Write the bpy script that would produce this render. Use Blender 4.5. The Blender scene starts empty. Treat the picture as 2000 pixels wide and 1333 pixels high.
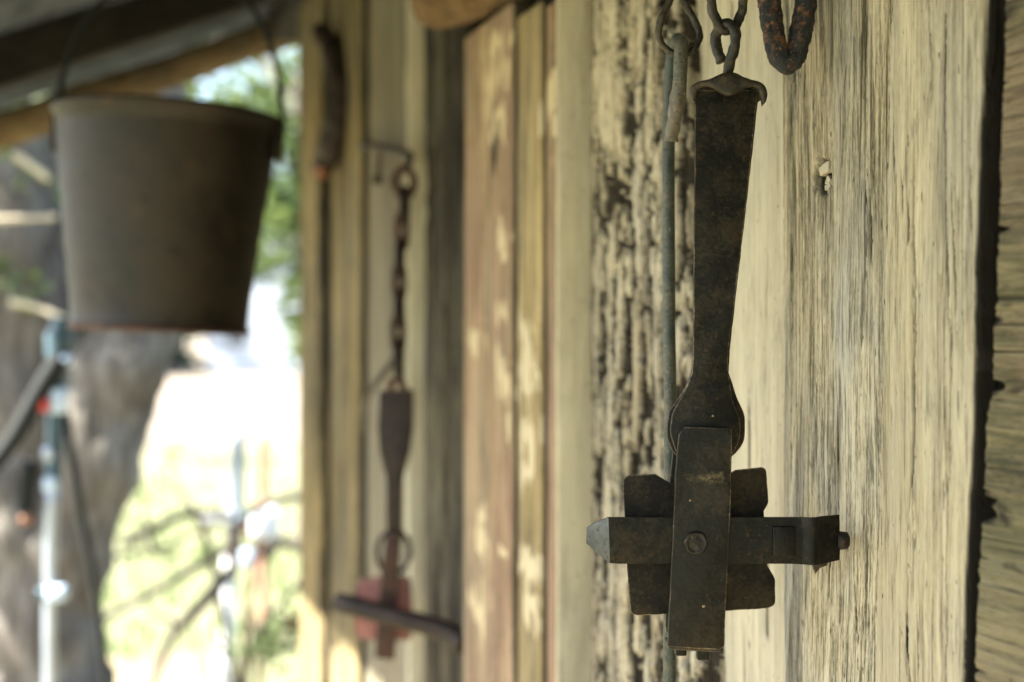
import bpy, bmesh, math, random
from mathutils import Vector, Matrix, noise
R = math.radians
random.seed(7)
sc = bpy.context.scene
C = sc.collection
F = 2778.0            # focal length in photo pixels (50 mm lens, 2000 px wide)
CX, CY, CZ = 1000.0, 666.0, 1.5

# ------------------------------------------------------------------ helpers
def P(px, py, d):
    return Vector(((px - CX) / F * d, d, CZ - (py - CY) / F * d))

def tag(o, label=None, cat=None, group=None, kind=None):
    if label: o['label'] = label
    if cat: o['category'] = cat
    if group: o['group'] = group
    if kind: o['kind'] = kind
    return o

def thing(name, loc, label, cat, group=None, rot=(0, 0, 0)):
    o = bpy.data.objects.new(name, None)
    C.objects.link(o)
    o.location = loc
    o.rotation_euler = rot
    o.empty_display_size = .05
    return tag(o, label, cat, group)

def obj(name, bm, mat, parent=None, smooth=True, label=None, loc=None):
    me = bpy.data.meshes.new(name)
    bmesh.ops.recalc_face_normals(bm, faces=bm.faces[:])
    bm.to_mesh(me)
    bm.free()
    if mat:
        me.materials.append(mat)
        if any(p.material_index for p in me.polygons): me.materials.append(M['wornlit'])
        if any(p.material_index > 1 for p in me.polygons): me.materials.append(M['tip'])
    if smooth:
        for p in me.polygons: p.use_smooth = True
    o = bpy.data.objects.new(name, me)
    C.objects.link(o)
    if parent: o.parent = parent
    if loc is not None: o.location = loc
    if label: o['label'] = label
    return o

def fbm(x, y, z, oct=4):
    return noise.fractal(Vector((x, y, z)), 1.0, 2.0, oct)

def sstep(a, b, x):
    t = max(0., min(1., (x - a) / (b - a)))
    return t * t * (3 - 2 * t)

def resample(pts, n, closed=False):
    """smooth Catmull-Rom through the points"""
    pts = [Vector(p) for p in pts]
    out = []
    m = len(pts)
    segs = m if closed else m - 1
    for i in range(segs):
        if closed:
            a, b, c, d = pts[(i - 1) % m], pts[i], pts[(i + 1) % m], pts[(i + 2) % m]
        else:
            b, c = pts[i], pts[i + 1]
            a = pts[i - 1] if i > 0 else b + (b - c)
            d = pts[i + 2] if i + 2 < m else c + (c - b)
        for k in range(n):
            t = k / n
            out.append(.5 * ((2 * b) + (c - a) * t + (2 * a - 5 * b + 4 * c - d) * t * t + (3 * b - a - 3 * c + d) * t ** 3))
    if not closed: out.append(pts[-1])
    return out

def tube(bm, pts, rad, sides=12, closed=False, rough=0., rfreq=60., twist=0., squash=1.0, cap=True):
    pts = [Vector(p) for p in pts]
    n = len(pts)
    rads = rad if isinstance(rad, (list, tuple)) else [rad] * n
    if len(rads) != n:
        rads = [rads[0] + (rads[-1] - rads[0]) * i / (n - 1) if len(rads) == 2 else rads[min(len(rads) - 1, int(i * len(rads) / n))] for i in range(n)]
    rings = []
    up = None
    for i in range(n):
        if closed:
            t = pts[(i + 1) % n] - pts[(i - 1) % n]
        else:
            t = pts[min(n - 1, i + 1)] - pts[max(0, i - 1)]
        t.normalize()
        if up is None:
            up = t.orthogonal().normalized()
        up = (up - t * up.dot(t))
        if up.length < 1e-6: up = t.orthogonal()
        up.normalize()
        side = t.cross(up)
        ring = []
        for k in range(sides):
            a = 2 * math.pi * k / sides + twist * i
            d = up * math.cos(a) + side * math.sin(a) * squash
            r = rads[i]
            p = pts[i] + d * r
            if rough:
                q = p * rfreq
                p = p + d * rough * fbm(q.x, q.y, q.z, 4)
            ring.append(bm.verts.new(p))
        rings.append(ring)
    m = n if closed else n - 1
    off = 0
    if closed:                                     # match the last ring to the first
        best = min(range(sides), key=lambda o_: sum((rings[-1][k].co - rings[0][(k + o_) % sides].co).length for k in range(0, sides, 3)))
        off = best
    for i in range(m):
        a, b = rings[i], rings[(i + 1) % n]
        o_ = off if (closed and i == n - 1) else 0
        for k in range(sides):
            k2 = (k + 1) % sides
            bm.faces.new((a[k], a[k2], b[(k2 + o_) % sides], b[(k + o_) % sides]))
    if not closed and cap:
        bm.faces.new(rings[0][::-1])
        bm.faces.new(rings[-1])
    return bm

def rbox(bm, c, size, bev=0., rot=None, segs=2):
    g = bmesh.ops.create_cube(bm, size=1.0)
    vs = g['verts']
    bmesh.ops.scale(bm, vec=size, verts=vs)
    if bev:
        es = list({e for v in vs for e in v.link_edges})
        r = bmesh.ops.bevel(bm, geom=es, offset=bev, segments=segs, affect='EDGES', profile=.5)
        vs = list({v for f in r['faces'] for v in f.verts} | {v for v in vs if v.is_valid})
    M = Matrix.Translation(Vector(c)) @ (rot.to_4x4() if rot else Matrix())
    bmesh.ops.transform(bm, matrix=M, verts=[v for v in vs if v.is_valid])
    return bm

def plate(bm, outline, thick, y0, bev=.0006, curve=None):
    """flat shape in local X/Z, front face at y0, thickness going back (+Y)"""
    vf = [bm.verts.new((x, y0, z)) for x, z in outline]
    f = bm.faces.new(vf)
    r = bmesh.ops.extrude_face_region(bm, geom=[f])
    vb = [v for v in r['geom'] if isinstance(v, bmesh.types.BMVert)]
    for v in vb: v.co.y += thick
    allv = vf + vb
    if bev:
        es = set()
        for group in (vf, vb):
            s_ = set(group)
            for v in group:
                for e in v.link_edges:
                    if e.other_vert(v) in s_: es.add(e)
        r = bmesh.ops.bevel(bm, geom=list(es), offset=bev, segments=2, affect='EDGES', profile=.5)
        for f_ in r['faces']: f_.material_index = 1  # bevels get the paler iron that paints lit edges
    if curve:
        bmesh.ops.triangulate(bm, faces=bm.faces[:], ngon_method='EAR_CLIP')
        for v in bm.verts: v.co = curve(v.co)
    return bm

def flatshade(o, ang=35):
    for p in o.data.polygons: p.use_smooth = True
    try:
        o.data.set_sharp_from_angle(angle=R(ang))
    except Exception:
        pass
    return o

# ------------------------------------------------------------------ material helpers
class NT:
    def __init__(self, name):
        self.m = bpy.data.materials.new(name)
        self.m.use_nodes = True
        self.t = self.m.node_tree
        self.b = self.t.nodes['Principled BSDF']
    def n(self, typ, **kw):
        nd = self.t.nodes.new(typ)
        for k, v in kw.items():
            if hasattr(nd, k) and k not in ('Scale',):
                try:
                    setattr(nd, k, v); continue
                except Exception:
                    pass
            nd.inputs[k].default_value = v
        return nd
    def l(self, a, b): self.t.links.new(a, b)
    def coord(self, scale=(1, 1, 1), src='Object', off=(0, 0, 0)):
        if not hasattr(self, '_tc'): self._tc = self.n('ShaderNodeTexCoord')
        mp = self.n('ShaderNodeMapping')
        self.l(self._tc.outputs[src], mp.inputs['Vector'])
        mp.inputs['Scale'].default_value = scale
        mp.inputs['Location'].default_value = off
        return mp.outputs[0]
    def noise(self, scale=(1, 1, 1), detail=4, rough=.5, dist=0., off=(0, 0, 0), vec=None):
        nd = self.n('ShaderNodeTexNoise')
        nd.inputs['Scale'].default_value = 1.0
        nd.inputs['Detail'].default_value = detail
        nd.inputs['Roughness'].default_value = rough
        nd.inputs['Distortion'].default_value = dist
        self.l(vec if vec is not None else self.coord(scale, off=off), nd.inputs['Vector'])
        return nd.outputs[0]
    def math(self, op, a, b=None, clamp=False):
        nd = self.n('ShaderNodeMath'); nd.operation = op; nd.use_clamp = clamp
        for i, v in enumerate((a, b)):
            if v is None: continue
            if isinstance(v, (int, float)): nd.inputs[i].default_value = v
            else: self.l(v, nd.inputs[i])
        return nd.outputs[0]
    def ramp(self, fac, stops):
        nd = self.n('ShaderNodeValToRGB')
        cr = nd.color_ramp
        while len(cr.elements) < len(stops): cr.elements.new(.5)
        for e, (p, c) in zip(cr.elements, stops):
            e.position = p
            e.color = (c, c, c, 1) if isinstance(c, (int, float)) else (*c, 1)
        self.l(fac, nd.inputs[0])
        return nd.outputs[0]
    def mix(self, fac, a, b, blend='MIX'):
        nd = self.n('ShaderNodeMix'); nd.data_type = 'RGBA'; nd.blend_type = blend
        for sock, v in ((nd.inputs[0], fac), (nd.inputs[6], a), (nd.inputs[7], b)):
            if isinstance(v, (int, float)): sock.default_value = v
            elif isinstance(v, tuple): sock.default_value = (*v, 1)
            else: self.l(v, sock)
        return nd.outputs[2]
    def attr(self, name):
        nd = self.n('ShaderNodeAttribute'); nd.attribute_name = name
        return nd.outputs['Fac']
    def bump(self, h, dist=.001, strength=1.):
        nd = self.n('ShaderNodeBump')
        nd.inputs['Strength'].default_value = strength
        nd.inputs['Distance'].default_value = dist
        self.l(h, nd.inputs['Height'])
        self.l(nd.outputs[0], self.b.inputs['Normal'])
    def out(self, col=None, rough=None, metal=None, spec=None):
        for k, v in (('Base Color', col), ('Roughness', rough), ('Metallic', metal), ('Specular IOR Level', spec)):
            if v is None: continue
            if isinstance(v, (int, float)): self.b.inputs[k].default_value = v
            elif isinstance(v, tuple): self.b.inputs[k].default_value = (*v, 1)
            else: self.l(v, self.b.inputs[k])
        return self.m

WOOD_K = .66
def wood(name, pale, mid, dark, grey, grey_amt=.6, crack=1., fib=1., seed=0., paint=None, tint=None, lo=.40, hi=.60, bump=.003, swap=False, con=1., bias=0., stn=.6, wear_shade_cols=((.006, .006, .005), (.05, .042, .028))):
    kk = WOOD_K
    pale, mid, dark, grey = (tuple(c * kk for c in q) for q in (pale, mid, dark, grey))
    t = NT(name)
    S = (lambda a, b, c: (c, b, a)) if swap else (lambda a, b, c: (a, b, c))
    o = (seed * 3.1, seed * 1.7, seed * 5.3)
    # wavy grain: the coordinate is pushed sideways by a slow noise
    warp = t.noise(S(3, 3, 2.2), 3, .5, off=o)
    tc = t.coord((1, 1, 1))
    comb = t.n('ShaderNodeCombineXYZ')
    w = t.math('MULTIPLY', t.math('SUBTRACT', warp, .5), .016)
    t.l(w, comb.inputs[2 if swap else 0])
    va = t.n('ShaderNodeVectorMath'); va.operation = 'ADD'
    t.l(tc, va.inputs[0]); t.l(comb.outputs[0], va.inputs[1])
    def wn(scale, det, ro, dist=0.):
        mp = t.n('ShaderNodeMapping')
        t.l(va.outputs[0], mp.inputs['Vector'])
        mp.inputs['Scale'].default_value = S(*scale)
        mp.inputs['Location'].default_value = o
        return t.noise(detail=det, rough=ro, dist=dist, vec=mp.outputs[0])
    fine = wn((640, 200, 24), 4, .72)
    grit = wn((900, 400, 170), 3, .7)
    fiber = wn((250, 90, 9), 5, .66)
    midn = wn((62, 30, 4.2), 6, .62, .15)
    big = wn((12, 8, 2.0), 4, .6, .2)
    def dev(x, k): return t.math('MULTIPLY', t.math('SUBTRACT', x, .5), k * con)
    f = t.math('ADD', t.math('ADD', dev(fine, 1.15 * fib), dev(fiber, 1.0)), t.math('ADD', dev(midn, .9), dev(big, .8)))
    f = t.math('ADD', f, dev(grit, .65 * fib))
    worn = t.ramp(wn((17, 9, 2.6), 4, .55), [(.36, .45), (.62, 1.25)])
    f = t.math('MULTIPLY', f, worn)
    f = t.math('ADD', f, .5 + bias, True)
    md = tuple((a + 2 * b) / 3 for a, b in zip(mid, dark))
    col = t.ramp(f, [(.10, dark), (.30, md), (.46, mid), (.62, pale), (.90, tuple(min(1, c * 1.22) for c in pale))])
    blot = t.ramp(wn((11, 11, 3.2), 5, .65, .3), [(.42, 0.), (.62, 1.)])
    gcol = t.ramp(f, [(.12, tuple(c * .3 for c in grey)), (.46, tuple(c * .8 for c in grey)), (.85, tuple(min(1, c * 1.5) for c in grey))])
    col = t.mix(t.math('MULTIPLY', blot, grey_amt), col, gcol)
    stain = t.ramp(wn((26, 12, 6.5), 6, .7, .5), [(.57, 0.), (.70, stn)])
    col = t.mix(stain, col, t.mix(f, tuple(c * .5 for c in dark), tuple(.5 * (a + b) for a, b in zip(mid, dark))))
    if tint:
        tb = t.ramp(wn((14, 14, 2.4), 4, .6), [(.44, 0.), (.6, 1.)])
        col = t.mix(t.math('MULTIPLY', tb, tint[1]), col, t.mix(f, tuple(c * .5 for c in tint[0]), tint[0]))
    # long thin cracks
    cn = wn((48, 25, .9), 2, .5, .1)
    line = t.ramp(t.math('ABSOLUTE', t.math('SUBTRACT', cn, .5)), [(.0, 1.), (.006, .8), (.014, 0.)])
    gate = t.ramp(wn((14, 9, 3.0), 3, .5), [(.54, 0.), (.62, 1.)])
    cr = t.math('MULTIPLY', t.math('MULTIPLY', line, gate), crack, True)
    # short checks and worm pits
    pit = t.ramp(wn((420, 420, 110), 2, .5), [(.70, 0.), (.76, 1.)])
    short = t.ramp(wn((420, 120, 22), 3, .6, .1), [(.61, 0.), (.70, 1.)])
    holes = t.math('MAXIMUM', t.math('MAXIMUM', cr, t.math('MULTIPLY', pit, .7)), t.math('MULTIPLY', short, .75 * crack), True)
    wear_shade = t.attr('wear_shade')
    # ink-dark where the wood is rotted or split open
    col = t.mix(holes, col, tuple(c * .45 for c in dark))
    if paint:
        pa = t.attr('paint')
        pm = t.math('MULTIPLY', t.ramp(pa, [(.35, 0.), (.5, 1.)]), .95)
        col = t.mix(pm, col, t.mix(fiber, tuple(c * .8 for c in paint), paint))
    col = t.mix(t.ramp(wear_shade, [(.1, 0.), (.75, 1.)]), col, t.mix(f, *wear_shade_cols))  # attribute holds rot and splits plus the painted shade of board gaps
    h = t.math('SUBTRACT', t.math('ADD', t.math('MULTIPLY', fiber, .7), t.math('ADD', t.math('MULTIPLY', fine, .25), t.math('MULTIPLY', midn, .6))),
               t.math('MULTIPLY', holes, .8))
    t.bump(h, bump, .9)
    return t.out(col, .88, 0., .2)

def iron(name, base, rust, light, rust_amt=.5, rough=.5, metal=.55, bump=.0004, scale=1., speck=True, rth=.48, spec=.4, stain=None):
    t = NT(name)
    n1 = t.noise((90 * scale,) * 3, 6, .65, .4)
    n2 = t.noise((28 * scale,) * 3, 5, .6, .3, off=(3, 7, 1))
    n3 = t.noise((420 * scale,) * 3, 4, .6)
    c = t.ramp(n1, [(.3, tuple(x * .5 for x in base)), (.5, base), (.72, tuple(x * 1.7 for x in base))])
    rm = t.math('MULTIPLY', t.ramp(t.math('ADD', t.math('MULTIPLY', n2, .5), t.math('MULTIPLY', n1, .5)), [(rth, 0.), (rth + .11, 1.)]), rust_amt)
    c = t.mix(rm, c, t.mix(n3, tuple(x * .5 for x in rust), rust))
    dirt = t.ramp(t.math('ADD', t.math('MULTIPLY', n3, .5), t.math('MULTIPLY', n2, .5)), [(.50, 0.), (.62, 1.)])
    c = t.mix(t.math('MULTIPLY', dirt, .6), c, light)
    if speck:
        sp = t.ramp(t.noise((640 * scale,) * 3, 1, .5, off=(9, 2, 4)), [(.755, 0.), (.78, 1.)])
        c = t.mix(t.math('MULTIPLY', sp, .6), c, tuple(min(1, x * 3) for x in light))
    dots = t.ramp(t.noise((210 * scale,) * 3, 2, .6, off=(5, 5, 8)), [(.64, 0.), (.70, .6)])
    c = t.mix(dots, c, tuple(x * 1.3 for x in rust))
    pits = t.ramp(t.noise((330 * scale,) * 3, 2, .5, off=(2, 8, 6)), [(.30, .75), (.37, 0.)])
    c = t.mix(pits, c, tuple(x * .3 for x in base))
    if stain:
        for (x0, z0, rx, rz) in stain:
            sp_n = t.n('ShaderNodeSeparateXYZ'); t.l(t.coord(), sp_n.inputs[0])
            dx = t.math('DIVIDE', t.math('SUBTRACT', sp_n.outputs[0], x0), rx); dz = t.math('DIVIDE', t.math('SUBTRACT', sp_n.outputs[2], z0), rz)
            q = t.math('SQRT', t.math('ADD', t.math('MULTIPLY', dx, dx), t.math('MULTIPLY', dz, dz)))
            q = t.math('ADD', q, t.math('MULTIPLY', t.math('SUBTRACT', n1, .5), 3.2))
            c = t.mix(t.ramp(q, [(.4, .8), (1.25, 0.)]), c, t.mix(t.ramp(n3, [(.4, 0.), (.62, 1.)]), (.022, .019, .010), (.15, .125, .06)))
    ro = t.math('ADD', t.math('MULTIPLY', n1, .35), rough - .17)
    n4 = t.noise((32 * scale,) * 3, 2, .5, off=(1, 4, 2))
    t.bump(t.math('ADD', t.math('ADD', t.math('MULTIPLY', n1, .6), t.math('MULTIPLY', n3, .35)), t.math('MULTIPLY', n4, 1.6)), bump, .8)
    return t.out(c, ro, t.math('SUBTRACT', metal, t.math('MULTIPLY', rm, metal)), spec)

def plain(name, col, rough=.6, metal=0., var=.25, scale=8., bump=0., stretch=(1, 1, 1)):
    t = NT(name)
    n1 = t.noise(tuple(scale * s for s in stretch), 6, .6, .2)
    c = t.ramp(n1, [(.28, tuple(x * (1 - var) for x in col)), (.72, tuple(min(1, x * (1 + var)) for x in col))])
    if bump: t.bump(n1, bump, .8)
    return t.out(c, rough, metal)

def leafmat(name, c1, c2, trans=.35):
    t = NT(name)
    oi = t.n('ShaderNodeNewGeometry')
    c = t.ramp(oi.outputs['Random Per Island'], [(0., c1), (1., c2)])
    t.out(c, .55, 0., .3)
    tr = t.n('ShaderNodeBsdfTranslucent')
    t.l(t.mix(.4, c, (.20, .28, .07)), tr.inputs['Color'])
    mx = t.n('ShaderNodeMixShader'); mx.inputs[0].default_value = trans
    t.l(t.b.outputs[0], mx.inputs[1]); t.l(tr.outputs[0], mx.inputs[2])
    t.l(mx.outputs[0], t.t.nodes['Material Output'].inputs[0])
    return t.m

M = {}
M['near'] = wood('weathered_grey_tan', (.62, .555, .39), (.44, .385, .255), (.085, .082, .052), (.36, .35, .305), .95, .8, 1., 1., con=1.3, bias=-.02, stn=.8)
M['edge'] = wood('weathered_yellow', (.64, .575, .395), (.49, .43, .285), (.12, .11, .065), (.42, .40, .33), .7, .55, .7, 2., con=1.0, bias=.04, stn=.65, wear_shade_cols=((.004, .004, .0035), (.020, .017, .012)))  # near-black colour pair paints the shade in the gap beside this plank
M['cream'] = wood('pale_smooth', (.63, .575, .42), (.52, .47, .335), (.19, .17, .11), (.44, .43, .37), .5, .5, .5, 3., con=.8, bias=.08, bump=.0012)
M['rot'] = wood('rotted_slab', (.66, .59, .42), (.50, .42, .28), (.10, .075, .045), (.40, .385, .34), .5, .9, .9, 4., con=1.45, bias=.06, stn=.8, wear_shade_cols=((.003, .0026, .002), (.040, .032, .021)))
M['pink'] = wood('faded_red_wash', (.52, .39, .24), (.38, .26, .155), (.12, .085, .055), (.30, .275, .20), .6, .7, .8, 5., paint=(.55, .46, .29), tint=((.29, .17, .125), .5), con=1.35)
M['yellow'] = wood('yellow_strip', (.54, .43, .22), (.41, .315, .155), (.13, .10, .05), (.32, .29, .21), .5, .6, .6, 5.5, paint=(.60, .52, .35), con=1.0)
M['darkgrey'] = wood('dark_grey_post', (.19, .165, .11), (.08, .07, .05), (.014, .013, .010), (.065, .065, .057), .7, 1., .8, 6., con=1.6)
M['smooth'] = wood('smooth_grey_board', (.33, .285, .195), (.26, .225, .15), (.10, .105, .07), (.27, .26, .22), .5, .4, .4, 7., con=.7)
M['strip'] = wood('pale_sawn_edge', (.76, .70, .50), (.64, .585, .41), (.36, .32, .21), (.6, .58, .5), .4, .2, .3, 8., con=.7)
M['olive'] = wood('olive_board', (.37, .285, .13), (.25, .19, .085), (.04, .034, .018), (.20, .185, .135), .6, .8, .5, 9., con=1.6)
M['sawn'] = wood('cross_sawn_board', (.24, .185, .115), (.15, .115, .07), (.03, .04, .025), (.21, .20, .15), .6, .8, 1., 10., swap=True, tint=((.19, .175, .09), .5), con=1.1)
M['back'] = wood('dark_backing', (.03, .025, .018), (.02, .017, .012), (.01, .008, .006), (.02, .02, .018), .4, .5, .5, 11.)
M['log'] = wood('brown_log', (.22, .15, .08), (.15, .10, .05), (.06, .04, .02), (.14, .11, .07), .4, .5, .5, 12.)
M['pole'] = wood('tan_pole', (.27, .20, .11), (.19, .135, .07), (.08, .055, .03), (.18, .155, .105), .5, .5, .5, 13., swap=True)
M['darkbeam'] = wood('dark_beam', (.03, .026, .02), (.02, .017, .013), (.008, .007, .006), (.025, .025, .02), .4, .5, .5, 14., swap=True)
M['iron'] = iron('blackened_iron', (.0062, .0064, .0048), (.032, .019, .008), (.030, .026, .014), .5, .42, .3, .0009, spec=.22)
M['wornlit'] = iron('worn_lit_edge', (.03, .026, .018), (.12, .065, .03), (.30, .24, .15), .6, .42, .3)  # paler iron on bevels: rubbed edges with the lit highlight painted in
M['tip'] = iron('polished_tip', (.075, .082, .085), (.03, .022, .015), (.06, .055, .04), .4, .42, .75, .0006)
M['iron2'] = iron('pan_iron', (.0065, .0058, .004), (.028, .017, .0075), (.034, .028, .013), .5, .6, .2, .0009, spec=.22)
M['hookiron'] = iron('worn_chain_iron', (.019, .018, .013), (.06, .034, .014), (.065, .055, .03), .45, .5, .4, .0006)
M['scale'] = iron('scaling_rust', (.014, .018, .020), (.26, .105, .032), (.045, .036, .026), .85, .7, .2, .0016, 2.0, False, rth=.505)
M['rod'] = iron('grey_green_rod', (.05, .062, .05), (.10, .065, .035), (.14, .13, .09), .35, .55, .25, .0003)
M['rodworn'] = iron('worn_rod_end', (.13, .12, .09), (.20, .14, .09), (.26, .21, .15), .6, .6, .15, .0004)
M['rust'] = iron('red_brown_rust', (.04, .02, .014), (.12, .04, .02), (.06, .035, .022), .6, .65, .2)
M['rustdk'] = iron('dark_rust', (.015, .0105, .008), (.055, .022, .012), (.03, .02, .014), .5, .6, .25)
M['redpan'] = iron('pink_rusty_pan', (.23, .095, .085), (.27, .12, .095), (.30, .18, .155), .4, .75, .05, speck=False)
M['bucket'] = iron('old_galvanised', (.0155, .0128, .0075), (.032, .018, .009), (.025, .021, .012), .5, .55, .12, .0006, .12, False)
M['sheet'] = iron('roof_iron', (.075, .082, .078), (.06, .042, .03), (.105, .105, .10), .2, .5, .4, .0004, .15, False)
M['silver'] = plain('silver_tube', (.42, .48, .60), .35, .7, .12, 20)
M['black'] = plain('black_plastic', (.007, .010, .011), .9, 0, .3, 20)
M['teal'] = plain('blue_grey_tube', (.045, .085, .115), .45, .2, .3, 12)
M['bluew'] = plain('pale_blue_fitting', (.45, .58, .75), .4, .1, .15, 15)
M['red'] = plain('red_knob', (.5, .04, .03), .45, 0, .2, 15)
M['orange'] = plain('orange_rust', (.20, .085, .04), .6, 0, .3, 20)
M['white'] = plain('white_paint', (.72, .74, .78), .55, 0, .1, 10)
M['greypost'] = plain('grey_blue_post', (.20, .24, .28), .5, .2, .15, 10)
M['rustystake'] = plain('rusty_stake_iron', (.36, .20, .13), .8, 0, .3, 20)
M['twig'] = plain('grey_twig', (.05, .043, .032), .85, 0, .4, 12)
M['redtwig'] = plain('red_stem', (.13, .035, .03), .8, 0, .4, 12)
M['leaf'] = leafmat('leaf_green', (.030, .075, .016), (.11, .20, .035))
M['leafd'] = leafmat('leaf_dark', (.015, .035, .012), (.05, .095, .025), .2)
M['leafy'] = leafmat('leaf_yellow_green', (.04, .075, .025), (.13, .165, .065), .3)
M['fleck'] = plain('tan_fleck', (.22, .16, .09), .8, 0, .3, 300)
M['chip'] = plain('pale_wood_chip', (.40, .36, .27), .8, 0, .15, 150, .0004)

def bark():
    t = NT('tree_bark')
    a = t.noise((26, 26, 4), 7, .65, .6)
    b = t.noise((5, 5, 3), 4, .5)
    c = t.ramp(a, [(.3, (.035, .027, .020)), (.5, (.145, .132, .115)), (.7, (.29, .275, .25))])
    c = t.mix(t.ramp(b, [(.5, 0.), (.68, .5)]), c, (.12, .09, .06))
    t.bump(a, .03, .9)
    return t.out(c, .9, 0, .2)
M['bark'] = bark()

def groundmat():
    t = NT('dry_grass_ground')
    a = t.noise((.35, .35, .35), 5, .6)
    b = t.noise((7, 7, 7), 6, .7)
    c = t.noise((60, 60, 60), 3, .6)
    straw = t.ramp(b, [(.3, (.17, .145, .12)), (.6, (.235, .205, .175)), (.8, (.28, .25, .21))])
    green = t.ramp(b, [(.3, (.12, .135, .075)), (.6, (.175, .185, .105)), (.8, (.23, .23, .15))])
    sep = t.n('ShaderNodeSeparateXYZ'); t.l(t.coord(), sep.inputs[0])
    yy = t.math('ADD', sep.outputs[1], t.math('MULTIPLY', t.math('SUBTRACT', a, .5), 16.))
    far = t.ramp(t.math('MULTIPLY', yy, .01), [(.15, 0.), (.24, 1.)])
    col = t.mix(t.math('MAXIMUM', far, t.math('MULTIPLY', t.ramp(a, [(.5, 0.), (.62, 1.)]), .5)), green, straw)
    col = t.mix(t.math('MULTIPLY', c, .25), col, (.12, .10, .06))
    t.bump(t.math('ADD', b, c), .02, .6)
    return t.out(col, .95, 0, .1)
M['ground'] = groundmat()
def dirtmat():
    t = NT('packed_dirt')
    a = t.noise((2.2, 2.2, 2.2), 6, .6)
    b = t.noise((40, 40, 40), 5, .7)
    c = t.ramp(t.math('ADD', t.math('MULTIPLY', a, .6), t.math('MULTIPLY', b, .4)), [(.3, (.15, .12, .075)), (.55, (.24, .20, .13)), (.75, (.31, .265, .185))])
    t.bump(b, .01, .7)
    return t.out(c, .95, 0, .1)
M['dirt'] = dirtmat()

# ------------------------------------------------------------------ the shed: wall of upright slabs, lean-to roof
WT = Vector((-.2908, .9568, 0)); WN = Vector((-.9568, -.2908, 0))
W0 = Vector((.486, 0, 0)); WANG = math.atan2(.9568, -.2908)
def S(px, e=0.):
    u = (px - CX) / F
    return (.486 - .9568 * e + .2908 * u * e) / (.2908 + .9568 * u)
def depth(s, e=0.): return .9568 * s - .2908 * e
def zrow(row, d): return CZ - (row - CY) / F * d
def W(s, e, z): return W0 + WT * s + WN * e + Vector((0, 0, z))

shed = thing('timber_shed', W0, 'old timber shed wall of weathered upright slabs under a lean-to roof', 'shed', rot=(0, 0, WANG))

bm = bmesh.new()
rbox(bm, (.35, -.075, 1.09), (6.0, .05, 2.18))
wall = obj('wall', bm, M['back'], shed, False)

def slab(px0, px1, e, mat, top=2.15, depth_=.034, ns=40, nz=300, disp=None, wander=.002, rnd=.004, seed=0, label=None, name='plank', side_shade=0., bottom=0.02, px0b=None, px1b=None, parent=None):
    """px0 (far edge) .. px1 (near edge) at the top of the picture, px0b / px1b at its bottom"""
    px0b = px0 if px0b is None else px0b
    px1b = px1 if px1b is None else px1b
    sf, sn, sfb, snb = S(px0, e), S(px1, e), S(px0b, e), S(px1b, e)
    dm = depth((sf + sn) / 2, e)
    zt, zb = zrow(0, dm), zrow(1333, dm)
    lo, hi = max(bottom, zb - .06), min(top, zt + .06)
    zs = [bottom + (lo - bottom) * i / 8 for i in range(8)] if lo > bottom + .01 else []
    zs += [lo + (hi - lo) * i / nz for i in range(nz + 1)]
    if top > hi + .01: zs += [hi + (top - hi) * (i + 1) / 8 for i in range(8)]
    bm = bmesh.new()
    lw = bm.verts.layers.float.new('wear_shade'); lp = bm.verts.layers.float.new('paint')
    rows = []
    for z in zs:
        f = (zt - z) / (zt - zb)
        a_far = sf + (sfb - sf) * f + wander * fbm(seed + 3.3, z * 6, .7) + wander * .35 * fbm(seed + 5, z * 45, .2)
        a_near = sn + (snb - sn) * f + wander * fbm(seed + 9.1, z * 6, 4.) + wander * .35 * fbm(seed + 8, z * 45, 3.)
        row = []
        w = a_far - a_near
        for j in range(ns + 3 + 2):
            if j == 0: s, y, wr, pa = a_near, e - depth_, side_shade, 0  # near side face painted dark to stand in for shade in the gaps
            elif j == 1: s, y, wr, pa = a_near, e - depth_ * .5, side_shade, 0
            elif j == ns + 3: s, y, wr, pa = a_far, e - depth_ * .5, 0, 0
            elif j == ns + 4: s, y, wr, pa = a_far, e - depth_, 0, 0
            else:
                x = (j - 2) / ns
                s = a_near + w * x
                dist = min(x, 1 - x) * w
                y = e
                if dist < rnd:
                    y -= rnd * (1 - math.sqrt(max(0, 1 - ((rnd - dist) / rnd) ** 2)))
                wr = pa = 0
                if disp:
                    dy, wr, pa = disp(s, z, x)
                    y += dy
                if side_shade and x * abs(w) < .004: wr = max(wr, side_shade * (1 - x * abs(w) / .004))  # painted gap shade fades out over the front edge
            v = bm.verts.new((s, y, z)); v[lw] = wr; v[lp] = pa
            row.append(v)
        rows.append(row)
    for a, b in zip(rows, rows[1:]):
        for j in range(len(a) - 1):
            bm.faces.new((a[j], a[j + 1], b[j + 1], b[j]))
    bm.faces.new(rows[0]); bm.faces.new(rows[-1])
    return obj(name, bm, mat, parent or wall, label=label)

def d_fibre(amp=.0012, seed=0., fs=90, fz=3.):
    def d(s, z, x):
        n = fbm(s * fs + seed, seed, z * fz, 4)
        g = fbm(s * 300 + seed, 2., z * 10, 2)
        return amp * n + amp * .35 * g, 0, 0
    return d

def cracks(lst, base):
    """lst of (s, z0, z1, width, depth): long open splits"""
    def d(s, z, x):
        dy, wr, pa = base(s, z, x)
        for cs, z0, z1, w, dp in lst:
            if z0 < z < z1:
                k = math.sin(math.pi * (z - z0) / (z1 - z0)) ** .5
                c = cs + .004 * fbm(z * 9, cs * 50, 0, 3) + .0008 * fbm(z * 90, cs, 0, 2)
                q = abs(s - c) / (w * k + 1e-6)
                if q < 1:
                    dy -= dp * k * (1 - q * q); wr = max(wr, (1 - q) * 1.3 * k)
        return dy, min(1, wr), pa
    return d

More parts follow.
